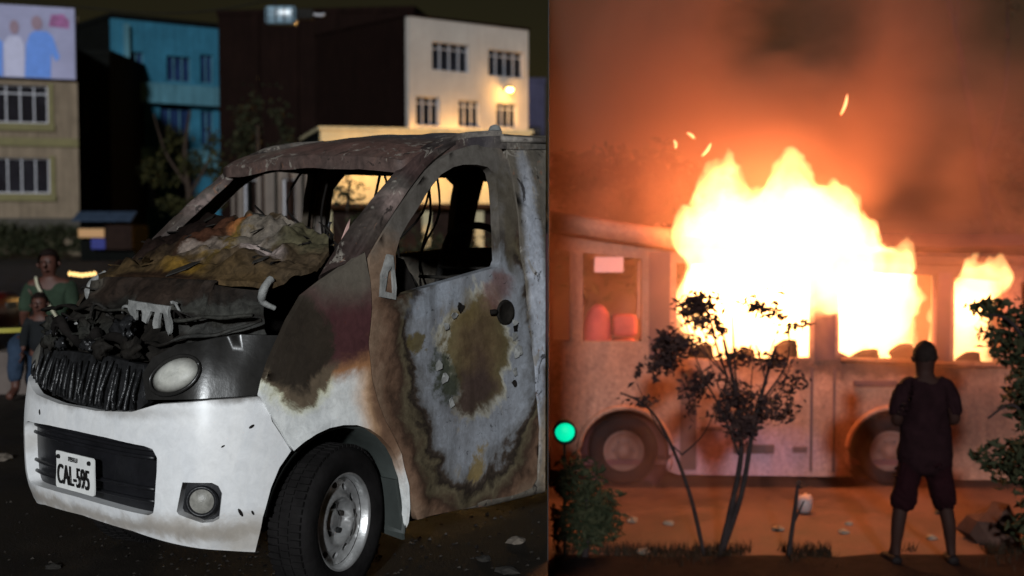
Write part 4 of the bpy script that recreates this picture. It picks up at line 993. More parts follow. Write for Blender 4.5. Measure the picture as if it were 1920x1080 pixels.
# bystander with back to us, watching the bus burn
pr = empty('person', (3.12, 9.6, ZR)); tag(pr, 'person in dark maroon T-shirt and knee-length shorts standing with back turned, facing the fire', 'person')
J = dict(pel=(0, 0, .90, .13, .10), wai=(0, 0, 1.03, .125, .095), che=(.0, .01, 1.24, .15, .105), nb=(0, .005, 1.40, .085, .075), nk=(0, .02, 1.46, .055, .055), hd0=(0, .03, 1.54, .080, .088), hd1=(0, .035, 1.62, .082, .092), hd2=(0, .03, 1.675, .05, .055),
         lh=(-.09, 0, .86, .095), lk=(-.165, .015, .48, .062), lc=(-.195, -.015, .32, .058), la=(-.215, -.01, .09, .038), lt=(-.24, .13, .035, .035), lhl=(-.21, -.05, .04, .034),
         rh=(.09, 0, .86, .095), rk=(.165, .015, .48, .060), rc=(.19, -.015, .32, .056), ra=(.215, -.01, .09, .036), rt=(.245, .13, .035, .035), rhl=(.21, -.05, .04, .034),
         ls=(-.165, .0, 1.37, .068), le=(-.225, -.02, 1.10, .048), lw=(-.12, .20, 1.07, .030),
         rs=(.165, .0, 1.37, .068), re=(.225, -.02, 1.10, .048), rw=(.12, .20, 1.12, .030))
LK = [('pel', 'wai'), ('wai', 'che'), ('che', 'nb'), ('nb', 'nk'), ('nk', 'hd0'), ('hd0', 'hd1'), ('hd1', 'hd2'), ('pel', 'lh'), ('lh', 'lk'), ('lk', 'lc'), ('lc', 'la'), ('la', 'lt'), ('la', 'lhl'), ('pel', 'rh'), ('rh', 'rk'), ('rk', 'rc'), ('rc', 'ra'), ('ra', 'rt'), ('ra', 'rhl'),
      ('nb', 'ls'), ('ls', 'le'), ('le', 'lw'), ('nb', 'rs'), ('rs', 're'), ('re', 'rw')]
body = skin_mesh('body', J, LK, 'pel', mat('shaded_skin', (.020, .008, .006), .7, var=.12, scale=12, bump=.05, spec=.1), pr)  # skin colour darkened to hold the shade on legs and back
mb = MB(); hand(mb, J['lw'][:3], (.5, .8, .35), (.3, 0, 1), 1.0, .7); hand(mb, J['rw'][:3], (-.5, .8, .3), (-.3, 0, 1), 1.0, .7); join_into(body, mb)
head_details(body, (0, .035, 1.59), (0, 1, 0), 1.0, m_hair, pr)
m_tee = cloth('maroon_tee', (.010, .0035, .0045)); m_short = cloth('dark_shorts', (.009, .002, .003)); m_shoe = mat('black_shoe', (.008, .005, .005), .7, spec=.1)  # dark maroon and black clothes, made darker still to hold the shade
JT = dict(pel=(0, -.005, .66, .24, .16), wai=(0, -.005, .95, .225, .15), che=(0, .005, 1.22, .22, .15), nb=(0, .0, 1.41, .10, .085), ls=(-.165, -.005, 1.37, .072), lsl=(-.228, -.015, 1.12, .068), rs=(.165, -.005, 1.37, .072), rsl=(.228, -.015, 1.12, .068))
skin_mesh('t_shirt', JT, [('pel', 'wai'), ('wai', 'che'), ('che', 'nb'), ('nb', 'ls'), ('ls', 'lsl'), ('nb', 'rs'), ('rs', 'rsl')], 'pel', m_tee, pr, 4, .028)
JS = dict(pel=(0, 0, .90, .14, .12), lh=(-.10, 0, .80, .11), lm=(-.145, .01, .56, .102), lk=(-.172, .015, .40, .098), rh=(.10, 0, .80, .11), rm=(.145, .01, .56, .098), rk=(.172, .015, .40, .094))
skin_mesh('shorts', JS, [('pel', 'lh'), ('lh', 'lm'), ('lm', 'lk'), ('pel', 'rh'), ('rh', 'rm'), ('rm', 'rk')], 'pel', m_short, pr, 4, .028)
for s_ in (-1, 1):
    x = -.215 if s_ < 0 else .215
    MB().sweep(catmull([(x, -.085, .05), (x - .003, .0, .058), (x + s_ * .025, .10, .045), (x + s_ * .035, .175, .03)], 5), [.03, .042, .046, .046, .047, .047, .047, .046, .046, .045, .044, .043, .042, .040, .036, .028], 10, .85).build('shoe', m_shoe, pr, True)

# seated adult and small child behind the van
pa = empty('person', (-3.88, 10.75, 0)); tag(pa, 'person in a green top with a pale diagonal strap, seated behind a small child', 'person')
J = dict(pel=(0, 0, .46, .13, .11), wai=(0, .0, .60, .13, .10), che=(0, -.01, .82, .15, .105), nb=(0, -.01, .94, .085, .075), nk=(0, -.02, .99, .052, .052), hd0=(0, -.03, 1.06, .075, .085), hd1=(0, -.035, 1.13, .078, .088), hd2=(0, -.03, 1.18, .05, .055),
         lh=(-.09, -.05, .45, .09), lk=(-.14, -.42, .47, .062), la=(-.14, -.44, .09, .036), lt=(-.15, -.57, .035, .034), rh=(.09, -.05, .45, .09), rk=(.14, -.42, .47, .062), ra=(.14, -.44, .09, .036), rt=(.15, -.57, .035, .034),
         ls=(-.16, 0, .91, .065), le=(-.21, -.04, .66, .046), lw=(-.12, -.26, .58, .030), rs=(.16, 0, .91, .065), re=(.21, -.04, .66, .046), rw=(.12, -.26, .58, .030))
LK2 = [l for l in LK if not any(k in l for k in ('lc', 'rc', 'lhl', 'rhl'))] + [('lk', 'la'), ('rk', 'ra')]
body = skin_mesh('body', J, LK2, 'pel', m_skin, pa)
mb = MB(); hand(mb, J['lw'][:3], (.4, -.8, -.2), (1, 0, .2), 1.0, .5); hand(mb, J['rw'][:3], (-.4, -.8, -.2), (-1, 0, .2), 1.0, .5); join_into(body, mb)
head_details(body, (0, -.035, 1.10), (0, -1, 0), 1.0, m_hair, pa)
m_green = cloth('green_top_cloth', C(36, 46, 36)); m_jean = cloth('jeans_cloth', C(34, 44, 58))
JT = dict(pel=(0, 0, .46, .165, .135), wai=(0, 0, .60, .16, .125), che=(0, -.005, .82, .175, .125), nb=(0, -.01, .935, .10, .085), ls=(-.165, 0, .905, .08), le=(-.215, -.04, .66, .066), rs=(.165, 0, .905, .08), re=(.215, -.04, .66, .066))
skin_mesh('top', JT, [('pel', 'wai'), ('wai', 'che'), ('che', 'nb'), ('nb', 'ls'), ('ls', 'le'), ('nb', 'rs'), ('rs', 're')], 'pel', m_green, pa, 3, .016)
JS = dict(pel=(0, 0, .44, .14, .12), lh=(-.10, -.06, .45, .105), lk=(-.14, -.42, .47, .08), la=(-.14, -.44, .14, .062), rh=(.10, -.06, .45, .105), rk=(.14, -.42, .47, .08), ra=(.14, -.44, .14, .062))
skin_mesh('trousers', JS, [('pel', 'lh'), ('lh', 'lk'), ('lk', 'la'), ('pel', 'rh'), ('rh', 'rk'), ('rk', 'ra')], 'pel', m_jean, pa, 3, .016)
MB().sweep(catmull([(-.10, -.07, .985), (-.055, -.135, .90), (.02, -.148, .78), (.09, -.145, .66), (.15, -.12, .55)], 5), .013, 6, .4, (0, 1, 0)).build('strap', mat('pale_strap', C(150, 146, 126)), pa, True)
MB().box(-4.35, -3.35, 10.62, 11.0, 0, .36, .02).build('bench_slab', m_conc)
o = bpy.data.objects['bench_slab']; o.name = 'bench'; tag(o, 'low concrete block bench under the seated person in green', 'bench')
pc = empty('person', (-3.73, 10.1, 0)); tag(pc, 'small child in dark jacket and jeans standing in front of the seated person', 'person')
k_ = .56
J = dict(pel=(0, 0, .44, .075, .06), wai=(0, 0, .52, .075, .06), che=(0, 0, .62, .085, .065), nb=(0, 0, .695, .05, .045), nk=(0, -.01, .715, .036, .036), hd0=(0, -.015, .765, .060, .066), hd1=(0, -.018, .825, .064, .070), hd2=(0, -.015, .865, .04, .045),
         lh=(-.05, 0, .42, .055), lk=(-.06, -.01, .23, .036), la=(-.065, .0, .05, .026), lt=(-.07, -.08, .022, .022), rh=(.05, 0, .42, .055), rk=(.06, -.01, .23, .036), ra=(.065, .0, .05, .026), rt=(.07, -.08, .022, .022),
         ls=(-.09, 0, .67, .036), le=(-.125, -.01, .54, .028), lw=(-.12, -.06, .43, .020), rs=(.09, 0, .67, .036), re=(.125, -.01, .54, .028), rw=(.12, -.06, .43, .020))
body = skin_mesh('body', J, LK2, 'pel', m_skin, pc)
mb = MB(); hand(mb, J['lw'][:3], (0, -.3, -1), (0, -1, 0), .6, .3); hand(mb, J['rw'][:3], (0, -.3, -1), (0, -1, 0), .6, .3); join_into(body, mb)
head_details(body, (0, -.018, .80), (0, -1, 0), .76, m_hair, pc)
JT = dict(pel=(0, 0, .385, .105, .085), wai=(0, 0, .52, .095, .078), che=(0, 0, .62, .10, .08), nb=(0, 0, .69, .06, .055), ls=(-.092, 0, .668, .046), le=(-.128, -.01, .54, .04), lw=(-.122, -.05, .45, .034), rs=(.092, 0, .668, .046), re=(.128, -.01, .54, .04), rw=(.122, -.05, .45, .034))
skin_mesh('jacket', JT, [('pel', 'wai'), ('wai', 'che'), ('che', 'nb'), ('nb', 'ls'), ('ls', 'le'), ('le', 'lw'), ('nb', 'rs'), ('rs', 're'), ('re', 'rw')], 'pel', cloth('dark_jacket', (.012, .013, .014)), pc)
JS = dict(pel=(0, 0, .46, .095, .08), lh=(-.05, 0, .38, .064), lk=(-.06, -.008, .23, .05), la=(-.064, 0, .07, .045), rh=(.05, 0, .38, .064), rk=(.06, -.008, .23, .05), ra=(.064, 0, .07, .045))
skin_mesh('jeans', JS, [('pel', 'lh'), ('lh', 'lk'), ('lk', 'la'), ('pel', 'rh'), ('rh', 'rk'), ('rk', 'ra')], 'pel', m_jean, pc, 3, .016)

# barrier tape on two stakes
m_stake = mat('stake_wood', (.08, .05, .03), .8)
for (x, y, h, lb) in ((-5.05, 11.15, .62, 'thin wooden stake holding the tape, nearer the red car'), (-3.35, 11.35, .72, 'thin wooden stake holding the tape, behind the seated person')):
    o = MB().sweep([(0, 0, 0), (.01, 0, h * .6), (0, 0, h)], [.02, .018, .012], 8).build('stake', m_stake); o.location = (x, y, 0); tag(o, lb, 'stake', 'stakes of the barrier tape')
V = []; F = []; n = 24
for i in range(n + 1):
    t = i / n; x = -5.03 + 1.66 * t; y = 11.12 + .2 * t; z = .50 + .10 * t - .05 * sin(pi * t); tw = .5 * sin(3 * t)
    for q in (-1, 1): V.append((x, y + q * .022 * sin(tw), z + q * .022 * cos(tw)))
for i in range(n): F.append((2 * i, 2 * i + 1, 2 * i + 3, 2 * i + 2))
o = mesh('barrier_tape', V, F, mat('yellow_tape', C(120, 112, 34), .5, var=.15), None, True); tag(o, 'yellow plastic barrier tape stretched past the child and seated person', 'tape')

# red car whose tail stands beyond the tape
rc = empty('parked_car', (-7.85, 14.2, 0), radians(-6)); tag(rc, 'dark red parked car beyond the yellow barrier tape', 'car')
prof = [(-2.0, .35), (-2.05, .6), (-1.95, .78), (-1.2, .86), (-.55, 1.30), (.7, 1.34), (1.45, .95), (2.0, .88), (2.12, .62), (2.08, .34)]
prof = [(p[0], p[1] * .62 if p[1] > .9 else p[1] * .72) for p in prof]
P2 = [(p.x, p.y) for p in catmull([(a, b) for a, b in prof], 4)]
V = []; rows = [(-.80, .93), (-.76, 1.0), (-.4, 1.02), (0, 1.025), (.4, 1.02), (.76, 1.0), (.80, .93)]
for (y, k) in rows:
    for (x, z) in P2: V.append((x * (.985 if abs(y) > .78 else 1), y, .25 + (z - .25) * k))
n = len(P2); F = [(i * n + j, i * n + j + 1, (i + 1) * n + j + 1, (i + 1) * n + j) for i in range(len(rows) - 1) for j in range(n - 1)] + [tuple(range(n)), tuple((len(rows) - 1) * n + j for j in range(n))]
mesh('body', V, F, mat('dark_red_paint', C(92, 16, 18), .35, var=.15), rc, True)
for x in (-1.25, 1.3):
    for y in (-.74, .74):
        tt = MB().lathe([(.12, -.08), (.26, -.09), (.29, -.05), (.29, .05), (.26, .09), (.12, .08)], 'y', 24, (x, y, .29)).build('wheel', m_tyre, rc, True)
        MB().lathe([(.17, .085 * (1 if y > 0 else -1)), (.1, .07 * (1 if y > 0 else -1)), (.001, .075 * (1 if y > 0 else -1))], 'y', 16, (x, y, .29)).build('hubcap', m_alu, tt, True)
MB().box(2.06, 2.12, -.66, -.42, .42, .52, .015).build('headlight', emit('car_lamp', (1, .9, .85), 2.0), rc); MB().box(2.06, 2.12, .42, .66, .42, .52, .015).build('headlight', m_lens, rc)
panel('side_window', [(-1.05, .60), (-.5, .80), (.6, .82), (1.15, .64)], [], lambda u, v, o: Vector((u, -.806 + o * -1, v)), .3, m_glass_dark, rc, rim=.01)

# litter on the street by the van
m_lit = mat('pale_litter', C(84, 76, 68), .9, var=.3, scale=12); m_litd = mat('charred_litter', (.02, .017, .014), .9, var=.5, scale=12)
for i, (x, y, s_, lb) in enumerate(((-3.12, 7.75, .07, 'small pale scrap lying on the wet street beyond the front bumper'), (-2.95, 8.35, .05, 'tiny pale scrap lying on the wet street, nearer the child'), (-1.93, 5.32, .035, 'small dull scrap under the bumper edge'), (.02, 5.75, .05, 'small pale scrap on the wet street beside the van sill'), (-.12, 5.45, .04, 'small charred scrap on the wet street by the front wheel'), (-.02, 5.25, .05, 'flat charred scrap on the wet street beside the hoarding'))):
    o = chunk('debris_scrap', (x, y, 0), s_, m_lit if i in (0, 1, 3) else m_litd, i + 1, .4); tag(o, lb, 'debris', 'scraps on the street')

rg = random.Random(21); V = []; F = []
for k in range(1100):
    a = rg.uniform(0, 6.28); r_ = abs(rg.gauss(0, 1.5)) + .1; x = -.9 + r_ * cos(a) * 1.3; y = 5.6 + r_ * sin(a)
    if x > SEAM * y - .03: continue
    q = rg.uniform(.003, .014); n0 = len(V); h = q * rg.uniform(.3, .8); b = rg.uniform(0, 3)
    V += [(x + q * cos(b), y + q * sin(b), 0), (x + q * cos(b + 2.2), y + q * sin(b + 2.2), 0), (x + q * cos(b + 4), y + q * sin(b + 4), 0), (x + q * .2, y, h)]
    F += [(n0, n0 + 1, n0 + 3), (n0 + 1, n0 + 2, n0 + 3), (n0 + 2, n0, n0 + 3)]
me = bpy.data.meshes.new('crumbs'); me.from_pydata(V, [], F); me.update()
o = link('crumbs', me, leafmat('ash_crumbs', (.006, .005, .005), (.06, .052, .045), .8), None, False); o.name = 'ash_litter'; tag(o, 'ash and glass crumbs strewn on the street round the burnt van', 'litter', kind='stuff')

# ================================================================== BURNING BUS (lower street)
YB = 12.4
bus = empty('burning_bus', (2.9, YB, ZR)); tag(bus, 'beige minibus on fire with flames pouring from its side windows', 'bus')
bz = lambda z: z - ZR
m_bus = patchy('bus_paint', C(126, 90, 76), [((0.5, 0, .55), (1.2, R9, .25), C(110, 74, 60), .6, .3, .6), ((-.7, 0, .3), (.8, R9, .3), C(126, 96, 112), .5, .2, .8), ((.7, 0, 1.2), (1.4, R9, .12), C(40, 24, 20), .5, .3, .8), ((.6, 0, 2.2), (1.9, R9, .35), C(30, 20, 18), .5, .4, .9), ((1.6, 0, .7), (.5, R9, .4), C(60, 40, 34), .6, .3, .7)], rough=.55, fine=.4, bump=.2, spec=.15)
m_bus_d = mat('bus_dark_trim', C(48, 24, 26), .6, var=.3)
m_bus_in = mat('bus_interior', C(62, 30, 32), .8, var=.4)
def bmap(u, v, off=0.0):
    return Vector((u - 2.9, -(off) + .05 * max(0, v - .1) ** 2 + .006 * noise.noise(Vector((u * 3, v * 3, 0))), bz(v)))
def arcpts(cx, cz, r, a0, a1, n): return [(cx + r * cos(radians(a0 + (a1 - a0) * k / n)), cz + r * sin(radians(a0 + (a1 - a0) * k / n))) for k in range(n + 1)]
bx0 = SEAM * YB + .03
side_out = [(bx0, -.98), (.66, -1.0)] + arcpts(1.10, -.82, .45, 202, -22, 18) + [(1.62, -1.03), (3.18, -1.05)] + arcpts(3.72, -.84, .45, 207, -27, 18) + [(4.3, -1.08), (6.2, -1.1), (6.25, .1), (6.2, 1.0), (4.9, 1.12), (3.0, 1.16), (1.6, 1.24), (bx0, 1.40)]
wA = [(.69, .28), (1.26, .28), (1.26, 1.08), (.69, 1.14)]
w0_ = [(bx0 + .02, .30), (.56, .28), (.56, 1.15), (bx0 + .02, 1.18)]
w1_ = [(1.60, .12), (1.92, .10), (2.90, .12), (2.90, .98), (1.60, 1.04)]
w2_ = [(3.18, .18), (3.30, .12), (4.09, .10), (4.09, .92), (3.18, .96)]
w3_ = [(4.30, .09), (4.74, .07), (4.76, .86), (4.30, .9)]
w4_ = [(4.95, .09), (5.9, .07), (5.9, .82), (4.95, .85)]
panel('side_panel', side_out, [w0_, wA, w1_, w2_, w3_, w4_], bmap, .09, m_bus, bus, rim=.05, hrim=.06)
MB().box(bx0 - 2.9, 3.3, 1.95, 2.0, bz(-1.0), bz(1.3)).build('far_side_panel', m_bus_in, bus)
MB().box(bx0 - 2.9, 3.3, .08, 1.95, bz(-.95), bz(-.9)).build('floor', m_bus_in, bus)
# roof sags towards the burnt middle
def roofb(u, y, off=0.0):
    z = interp(u, [.3, 1.6, 3.0, 4.5, 6.2], [1.50, 1.30, 1.14, 1.10, 1.15]) + .07 * (1 - ((y - 1.0) / 1.0) ** 2)
    return Vector((u - 2.9, y, bz(z + off)))
panel('roof', [(bx0, .0), (6.2, .0), (6.2, 2.0), (bx0, 2.0)], [], roofb, .2, m_bus, bus, rim=.08)
cv = [(u, interp(u, [.3, 1.6, 3.0], [1.45, 1.26, 1.1])) for u in (bx0, .8, 1.2, 1.62)]
MB().sweep([(u - 2.9, -.02, bz(z)) for u, z in cv], .10, 8, .55, (0, 1, 0)).build('cove_rail', m_bus, bus, True)
for u, z0, z1, wd in ((.625, .27, 1.2, .035), (1.43, .1, 1.15, .10), (3.04, .1, 1.05, .10), (4.19, .08, .95, .065)):
    MB().box(u - 2.9 - wd, u - 2.9 + wd, -.02, -.006, bz(z0), bz(z1)).build('window_pillar', m_bus if u < 1 else m_bus_d, bus)
MB().sweep([(.33 + .0 - 2.9 + k * .0 + (3.2 + k * .28 - .33), -.03, bz(.10 - .012 * k)) for k in range(6)], .025, 8).build('window_sill', m_bus, bus, True)
MB().box(3.32 - 2.9, 3.75 - 2.9, -.04, -.006, bz(-.16), bz(-.10), .01).build('trim_strip', m_bus_d, bus)
MB().sweep([(4.3 - 2.9 + k * .3, -.03, bz(.045)) for k in range(6)], .025, 8).build('window_sill', m_bus, bus, True)
# notice, seats and door details behind the unburnt window
MB().box(.80 - 2.9, 1.08 - 2.9, .01, .025, bz(.95), bz(1.10)).build('paper_notice', mat('paper', C(168, 128, 128), .8, var=.08), bus)
MB().box(1.215 - 2.9, 1.245 - 2.9, .0, .03, bz(.5), bz(1.05)).build('grab_pole', m_bus, bus)
m_seat = mat('red_seat_cloth', C(150, 62, 56), .8, var=.3)
def busseat(u):
    s_ = MB(); s_.sweep(catmull([(u - 2.9, .30, bz(-.1)), (u - 2.9, .28, bz(.35)), (u - 2.9 + .01, .27, bz(.62))], 5), [.13, .135, .14, .14, .14, .14, .135, .12, .10, .07, .03], 12, .6, (0, 1, 0)); s_.build('seat_back', m_seat, bus, True)
busseat(.85)
MB().box(1.0 - 2.9, 1.24 - 2.9, .2, .45, bz(.3), bz(.52), .05).build('seat_back', m_seat, bus, True)
MB().box(1.0 - 2.9, 1.24 - 2.9, .18, .5, bz(.05), bz(.27), .05).build('seat_cushion', m_seat, bus, True)
for (u, z, wd) in ((1.85, .24, .12), (2.25, .19, .14), (2.68, .28, .12), (3.45, .18, .16), (3.82, .24, .12), (4.48, .16, .12)):
    mb = MB(); mb.sweep(catmull([(u - 2.9, .16, bz(-.5)), (u - 2.9 + .02, .15, bz(z - .25)), (u - 2.9 + .01, .14, bz(z - .08)), (u - 2.9 - .01, .14, bz(z))], 5), [wd * (1 + .25 * noise.noise(Vector((u * 7, k, 0)))) for k in range(13)] + [wd * .75, wd * .45, wd * .1], 12, .4, (0, 1, 0))
    mb.build('burnt_seat', m_soot, bus, True)
# lower details: seams, vents, arches, wheels
for u in (1.66, 2.92, 3.14):
    MB().box(u - 2.9 - .012, u - 2.9 + .012, -.014, -.001, bz(-1.0), bz(.02)).build('panel_joint', m_bus_d, bus)
MB().box(1.64 - 2.9, 1.80 - 2.9, -.012, -.001, bz(-.98), bz(.0)).build('dark_panel', m_bus_d, bus)
MB().box(2.16 - 2.9, 2.56 - 2.9, -.02, -.001, bz(-.82), bz(-.73), .008).build('vent', m_bus_d, bus)
MB().box(2.74 - 2.9, 2.88 - 2.9, -.02, -.001, bz(-.81), bz(-.75), .008).build('vent', m_bus_d, bus)
MB().box(1.84 - 2.9, 2.05 - 2.9, -.018, -.001, bz(-.60), bz(-.55), .008).build('vent', m_bus_d, bus)
for cx_ in (1.10, 3.72):
    cz_ = -.82
    MB().sweep([(cx_ - 2.9 + .455 * cos(radians(a)), -.012, bz(cz_ + .455 * sin(radians(a)))) for a in range(200, -21, -10)], .028, 8).build('arch_trim', m_bus, bus, True)
    MB().lathe([(.452, .03), (.44, .35), (.001, .36)], 'y', 32, (cx_ - 2.9, 0, bz(cz_))).build('arch_liner', m_bus_in, bus, True)
    tw = MB().lathe([(.19, .1), (.21, .07), (.30, .06), (.335, .09), (.345, .16), (.345, .26), (.33, .29), (.2, .29)], 'y', 40, (cx_ - 2.9, 0, .347)).build('tyre', mat('bus_tyre', (.014, .009, .009), .9, spec=.08), bus, True)
    MB().lathe([(.001, .07), (.06, .065), (.07, .10), (.13, .13), (.17, .10), (.20, .085), (.205, .10)], 'y', 32, (cx_ - 2.9, 0, .347)).build('rim', mat('bus_rim', C(84, 58, 52), .7, .1, var=.35, spec=.15), tw, True)
    for k in range(6):
        a = 2 * pi * k / 6; MB().lathe([(.014, .0), (.012, -.02), (.001, -.022)], 'y', 8, (cx_ - 2.9 + .10 * cos(a), .118, .347 + .10 * sin(a))).build('wheel_nut', m_bus_d, tw)
MB().box(-2.4, 3.2, .35, 1.9, .18, .24).build('underbody', m_soot, bus)

# ------------------------------------------------------------------ flames
def flame_mat(name, col, s_):
    t = NT(name); t.t.nodes.remove(t.b)
    v = t.n('VolumePrincipled'); v.inputs['Density'].default_value = 0.0
    v.inputs['Emission Color'].default_value = rgba(col)
    nz = t.noise(3.0, 3, .6)
    mr = t.n('MapRange'); t.l(nz.outputs[0], mr.inputs[0]); mr.inputs['From Min'].default_value = .3; mr.inputs['From Max'].default_value = .6
    mr.inputs['To Min'].default_value = s_ * .55; mr.inputs['To Max'].default_value = s_
    t.l(mr.outputs[0], v.inputs['Emission Strength'])
    t.l(v.outputs[0], t.out.inputs['Volume'])
    return t.m
m_flame = flame_mat('flame_gas', (1.0, .48, .16), 14.0)
def flame(name, poly, ymid, seed, label):
    """a body of flame: the outline is filled with balls as thick as the flame is wide there, fused and licked into tongues"""
    V = []; F = []; st = .085
    bm0 = bmesh.new(); bmesh.ops.create_icosphere(bm0, subdivisions=2, radius=1); bm0.verts.index_update()
    SV = [v.co.copy() for v in bm0.verts]; SF = [tuple(v.index for v in f.verts) for f in bm0.faces]; bm0.free()
    mb = MB(); rnd = random.Random(seed); rag = densify(poly, .05)
    cxp = sum(p[0] for p in poly) / len(poly); czp = sum(p[1] for p in poly) / len(poly); poly = []
    for (pu, pv) in rag:
        a = math.atan2(pv - czp, pu - cxp); h_ = .075 * noise.noise(Vector((pu * 8, pv * 5, seed))) + .05 * noise.noise(Vector((pu * 19, pv * 13, seed)))
        poly.append((pu + cos(a) * h_, pv + sin(a) * h_ + (.06 * max(0, noise.noise(Vector((pu * 9, seed, 2)))) if pv > czp else 0)))
    us = [p[0] for p in poly]; vs2 = [p[1] for p in poly]
    u = min(us)
    while u < max(us):
        v = min(vs2)
        while v < max(vs2):
            p = (u + rnd.uniform(-.02, .02), v + rnd.uniform(-.02, .02))
            if inside(p, poly):
                d = min(polydist(p, poly), .45)
                if d > .012:
                    c = Vector((p[0], ymid(p[1]) + rnd.uniform(-.05, .05), p[1])); r = d + .01
                    mb.add([c + Vector((q.x * r, q.y * r * .8, q.z * r)) for q in SV], SF)
            v += st
        u += st
    o = mb.build(name, None, None, True)
    rm_ = o.modifiers.new('Remesh', 'REMESH'); rm_.mode = 'VOXEL'; rm_.voxel_size = .028
    dg = bpy.context.evaluated_depsgraph_get(); dg.update()
    m2 = bpy.data.meshes.new_from_object(o.evaluated_get(dg)); bpy.data.objects.remove(o)
    for vtx in m2.vertices:
        c = vtx.co; nn = vtx.normal; up = max(0, min(1, (c.z - .7) / .6))
        k = .10 * noise.noise(Vector((c.x * 4.5, c.y * 4, c.z * 2.4 + seed))) + (.03 + .06 * up) * noise.noise(Vector((c.x * 10, c.y * 9, c.z * 3.5 + seed))) + .035 * up * noise.noise(Vector((c.x * 22, c.y * 20, c.z * 9 + seed)))
        tong = max(0, noise.noise(Vector((c.x * 7, c.y * 6, seed)))) * max(0, nn.z) * up
        vtx.co = c + nn * k + Vector((.03 * tong, 0, .30 * tong))
    o = link(name, m2, None, None, True)
    rm_ = o.modifiers.new('Remesh', 'REMESH'); rm_.mode = 'VOXEL'; rm_.voxel_size = .022
    dg = bpy.context.evaluated_depsgraph_get(); dg.update()
    m3 = bpy.data.meshes.new_from_object(o.evaluated_get(dg)); bpy.data.objects.remove(o); m2 = m3
    return link(name, m2, m_flame, None, True)
ymid = lambda z: interp(z, [-.2, .5, .85, 1.05, 2.2], [13.1, 13.05, 12.6, 12.25, 12.2])
main_poly = [(1.70, .95), (1.60, 1.12), (1.55, 1.36), (1.64, 1.5), (1.74, 1.60), (1.76, 1.86), (1.86, 1.95), (2.02, 2.0), (2.11, 2.06), (2.2, 1.95), (2.25, 1.74), (2.34, 1.70), (2.42, 1.80), (2.5, 1.98), (2.62, 2.12), (2.76, 2.06), (2.88, 1.84), (2.94, 1.72), (3.02, 1.72), (3.10, 1.80), (3.24, 1.70), (3.38, 1.50), (3.48, 1.28), (3.58, 1.12), (3.68, 1.16), (3.75, 1.36), (3.82, 1.14), (3.92, .94), (4.04, .80), (4.14, .66), (4.12, .4), (4.16, .0), (3.9, -.05), (3.3, -.05), (2.9, -.02), (2.4, -.04), (1.95, .0), (1.70, .3), (1.66, .6)]
o = flame('flame', main_poly, ymid, 3, ''); tag(o, 'great white-hot flame billowing from the bus windows and roof', 'fire')
side_poly = [(4.22, .6), (4.26, .88), (4.34, 1.10), (4.42, 1.22), (4.50, 1.02), (4.60, 1.10), (4.72, 1.18), (4.72, .98), (4.88, .90), (4.84, .76), (4.78, .60), (4.88, .3), (4.86, -.05), (4.3, -.05), (4.24, .25)]
ym2 = lambda z: interp(z, [-.2, .45, .75, .95, 2.2], [13.0, 12.95, 12.5, 12.3, 12.25])
o = flame('flame', side_poly, ym2, 9, ''); tag(o, 'smaller white-hot flame bursting from the window beyond the bystander', 'fire')
def fire_light(x, y, z, p, r=.35):
    d = bpy.data.lights.new('fire_light', 'POINT'); d.energy = p; d.color = (1.0, .30, .09); d.shadow_soft_size = r
    o = bpy.data.objects.new('fire_light', d); COL.objects.link(o); o.location = (x, y, z)
for (x, y, z, p) in ((2.1, 12.1, 1.6, 150), (2.75, 12.05, 1.7, 170), (3.3, 12.1, 1.3, 145), (4.55, 12.1, .95, 55)): fire_light(x, y, z, p)
# flying embers
m_ember = emit('ember_glow', (1.0, .42, .16), 2.2)
for (x, z, l, a, lb) in ((3.12, 2.54, .20, -.3, 'long glowing ember high above the flames'), (1.68, 2.25, .09, .9, 'short glowing ember left of the flame tip, uppermost of three'), (1.53, 2.17, .08, .2, 'short glowing ember farthest out from the flame, above the dark tree'), (1.83, 2.12, .15, -.6, 'slanting glowing ember right above the flame shoulder')):
    o = MB().sweep(catmull([(-.5 * l * sin(-a), 0, -.5 * l * cos(a)), (.012, 0, 0), (.5 * l * sin(-a), 0, .5 * l * cos(a))], 4), [.006, .012, .018, .02, .022, .02, .016, .010, .004], 8, .6).build('ember', m_ember, None, True)
    o.location = (x, 12.1, z); tag(o, lb, 'ember', 'embers flying over the fire')

# ------------------------------------------------------------------ plants and things on the lower street
rr = random.Random(5)
st_ = [([(0, 0, 0), (.10, 0, .45), (.16, 0, .85), (.12, .02, 1.25), (.02, .04, 1.7)], .028, .012), ([(.02, 0, .05), (.16, -.02, .5), (.24, 0, .95), (.32, 0, 1.3), (.42, .02, 1.65)], .026, .010),
       ([(.14, 0, .8), (.0, 0, 1.15), (-.2, 0, 1.5)], .012, .006), ([(-.12, 0, 0), (-.24, 0, .5), (-.42, .02, .95), (-.58, .03, 1.18), (-.78, .04, 1.28)], .018, .007), ([(.25, 0, 1.0), (.12, 0, 1.35), (.08, 0, 1.9)], .012, .005), ([(.30, 0, 1.2), (.5, 0, 1.5), (.52, 0, 1.75)], .010, .005)]
for k in range(16):
    x0_, z0_ = rr.choice([(.14, 1.0), (.24, 1.0), (.05, 1.4), (.35, 1.35), (-.1, 1.35), (-.3, .8)]); dx_ = rr.uniform(-.4, .4)
    st_.append(([(x0_, 0, z0_), (x0_ + dx_ * .5, rr.uniform(-.08, .08), z0_ + .2), (x0_ + dx_, rr.uniform(-.12, .12), z0_ + rr.uniform(.3, .6))], .007, .003))
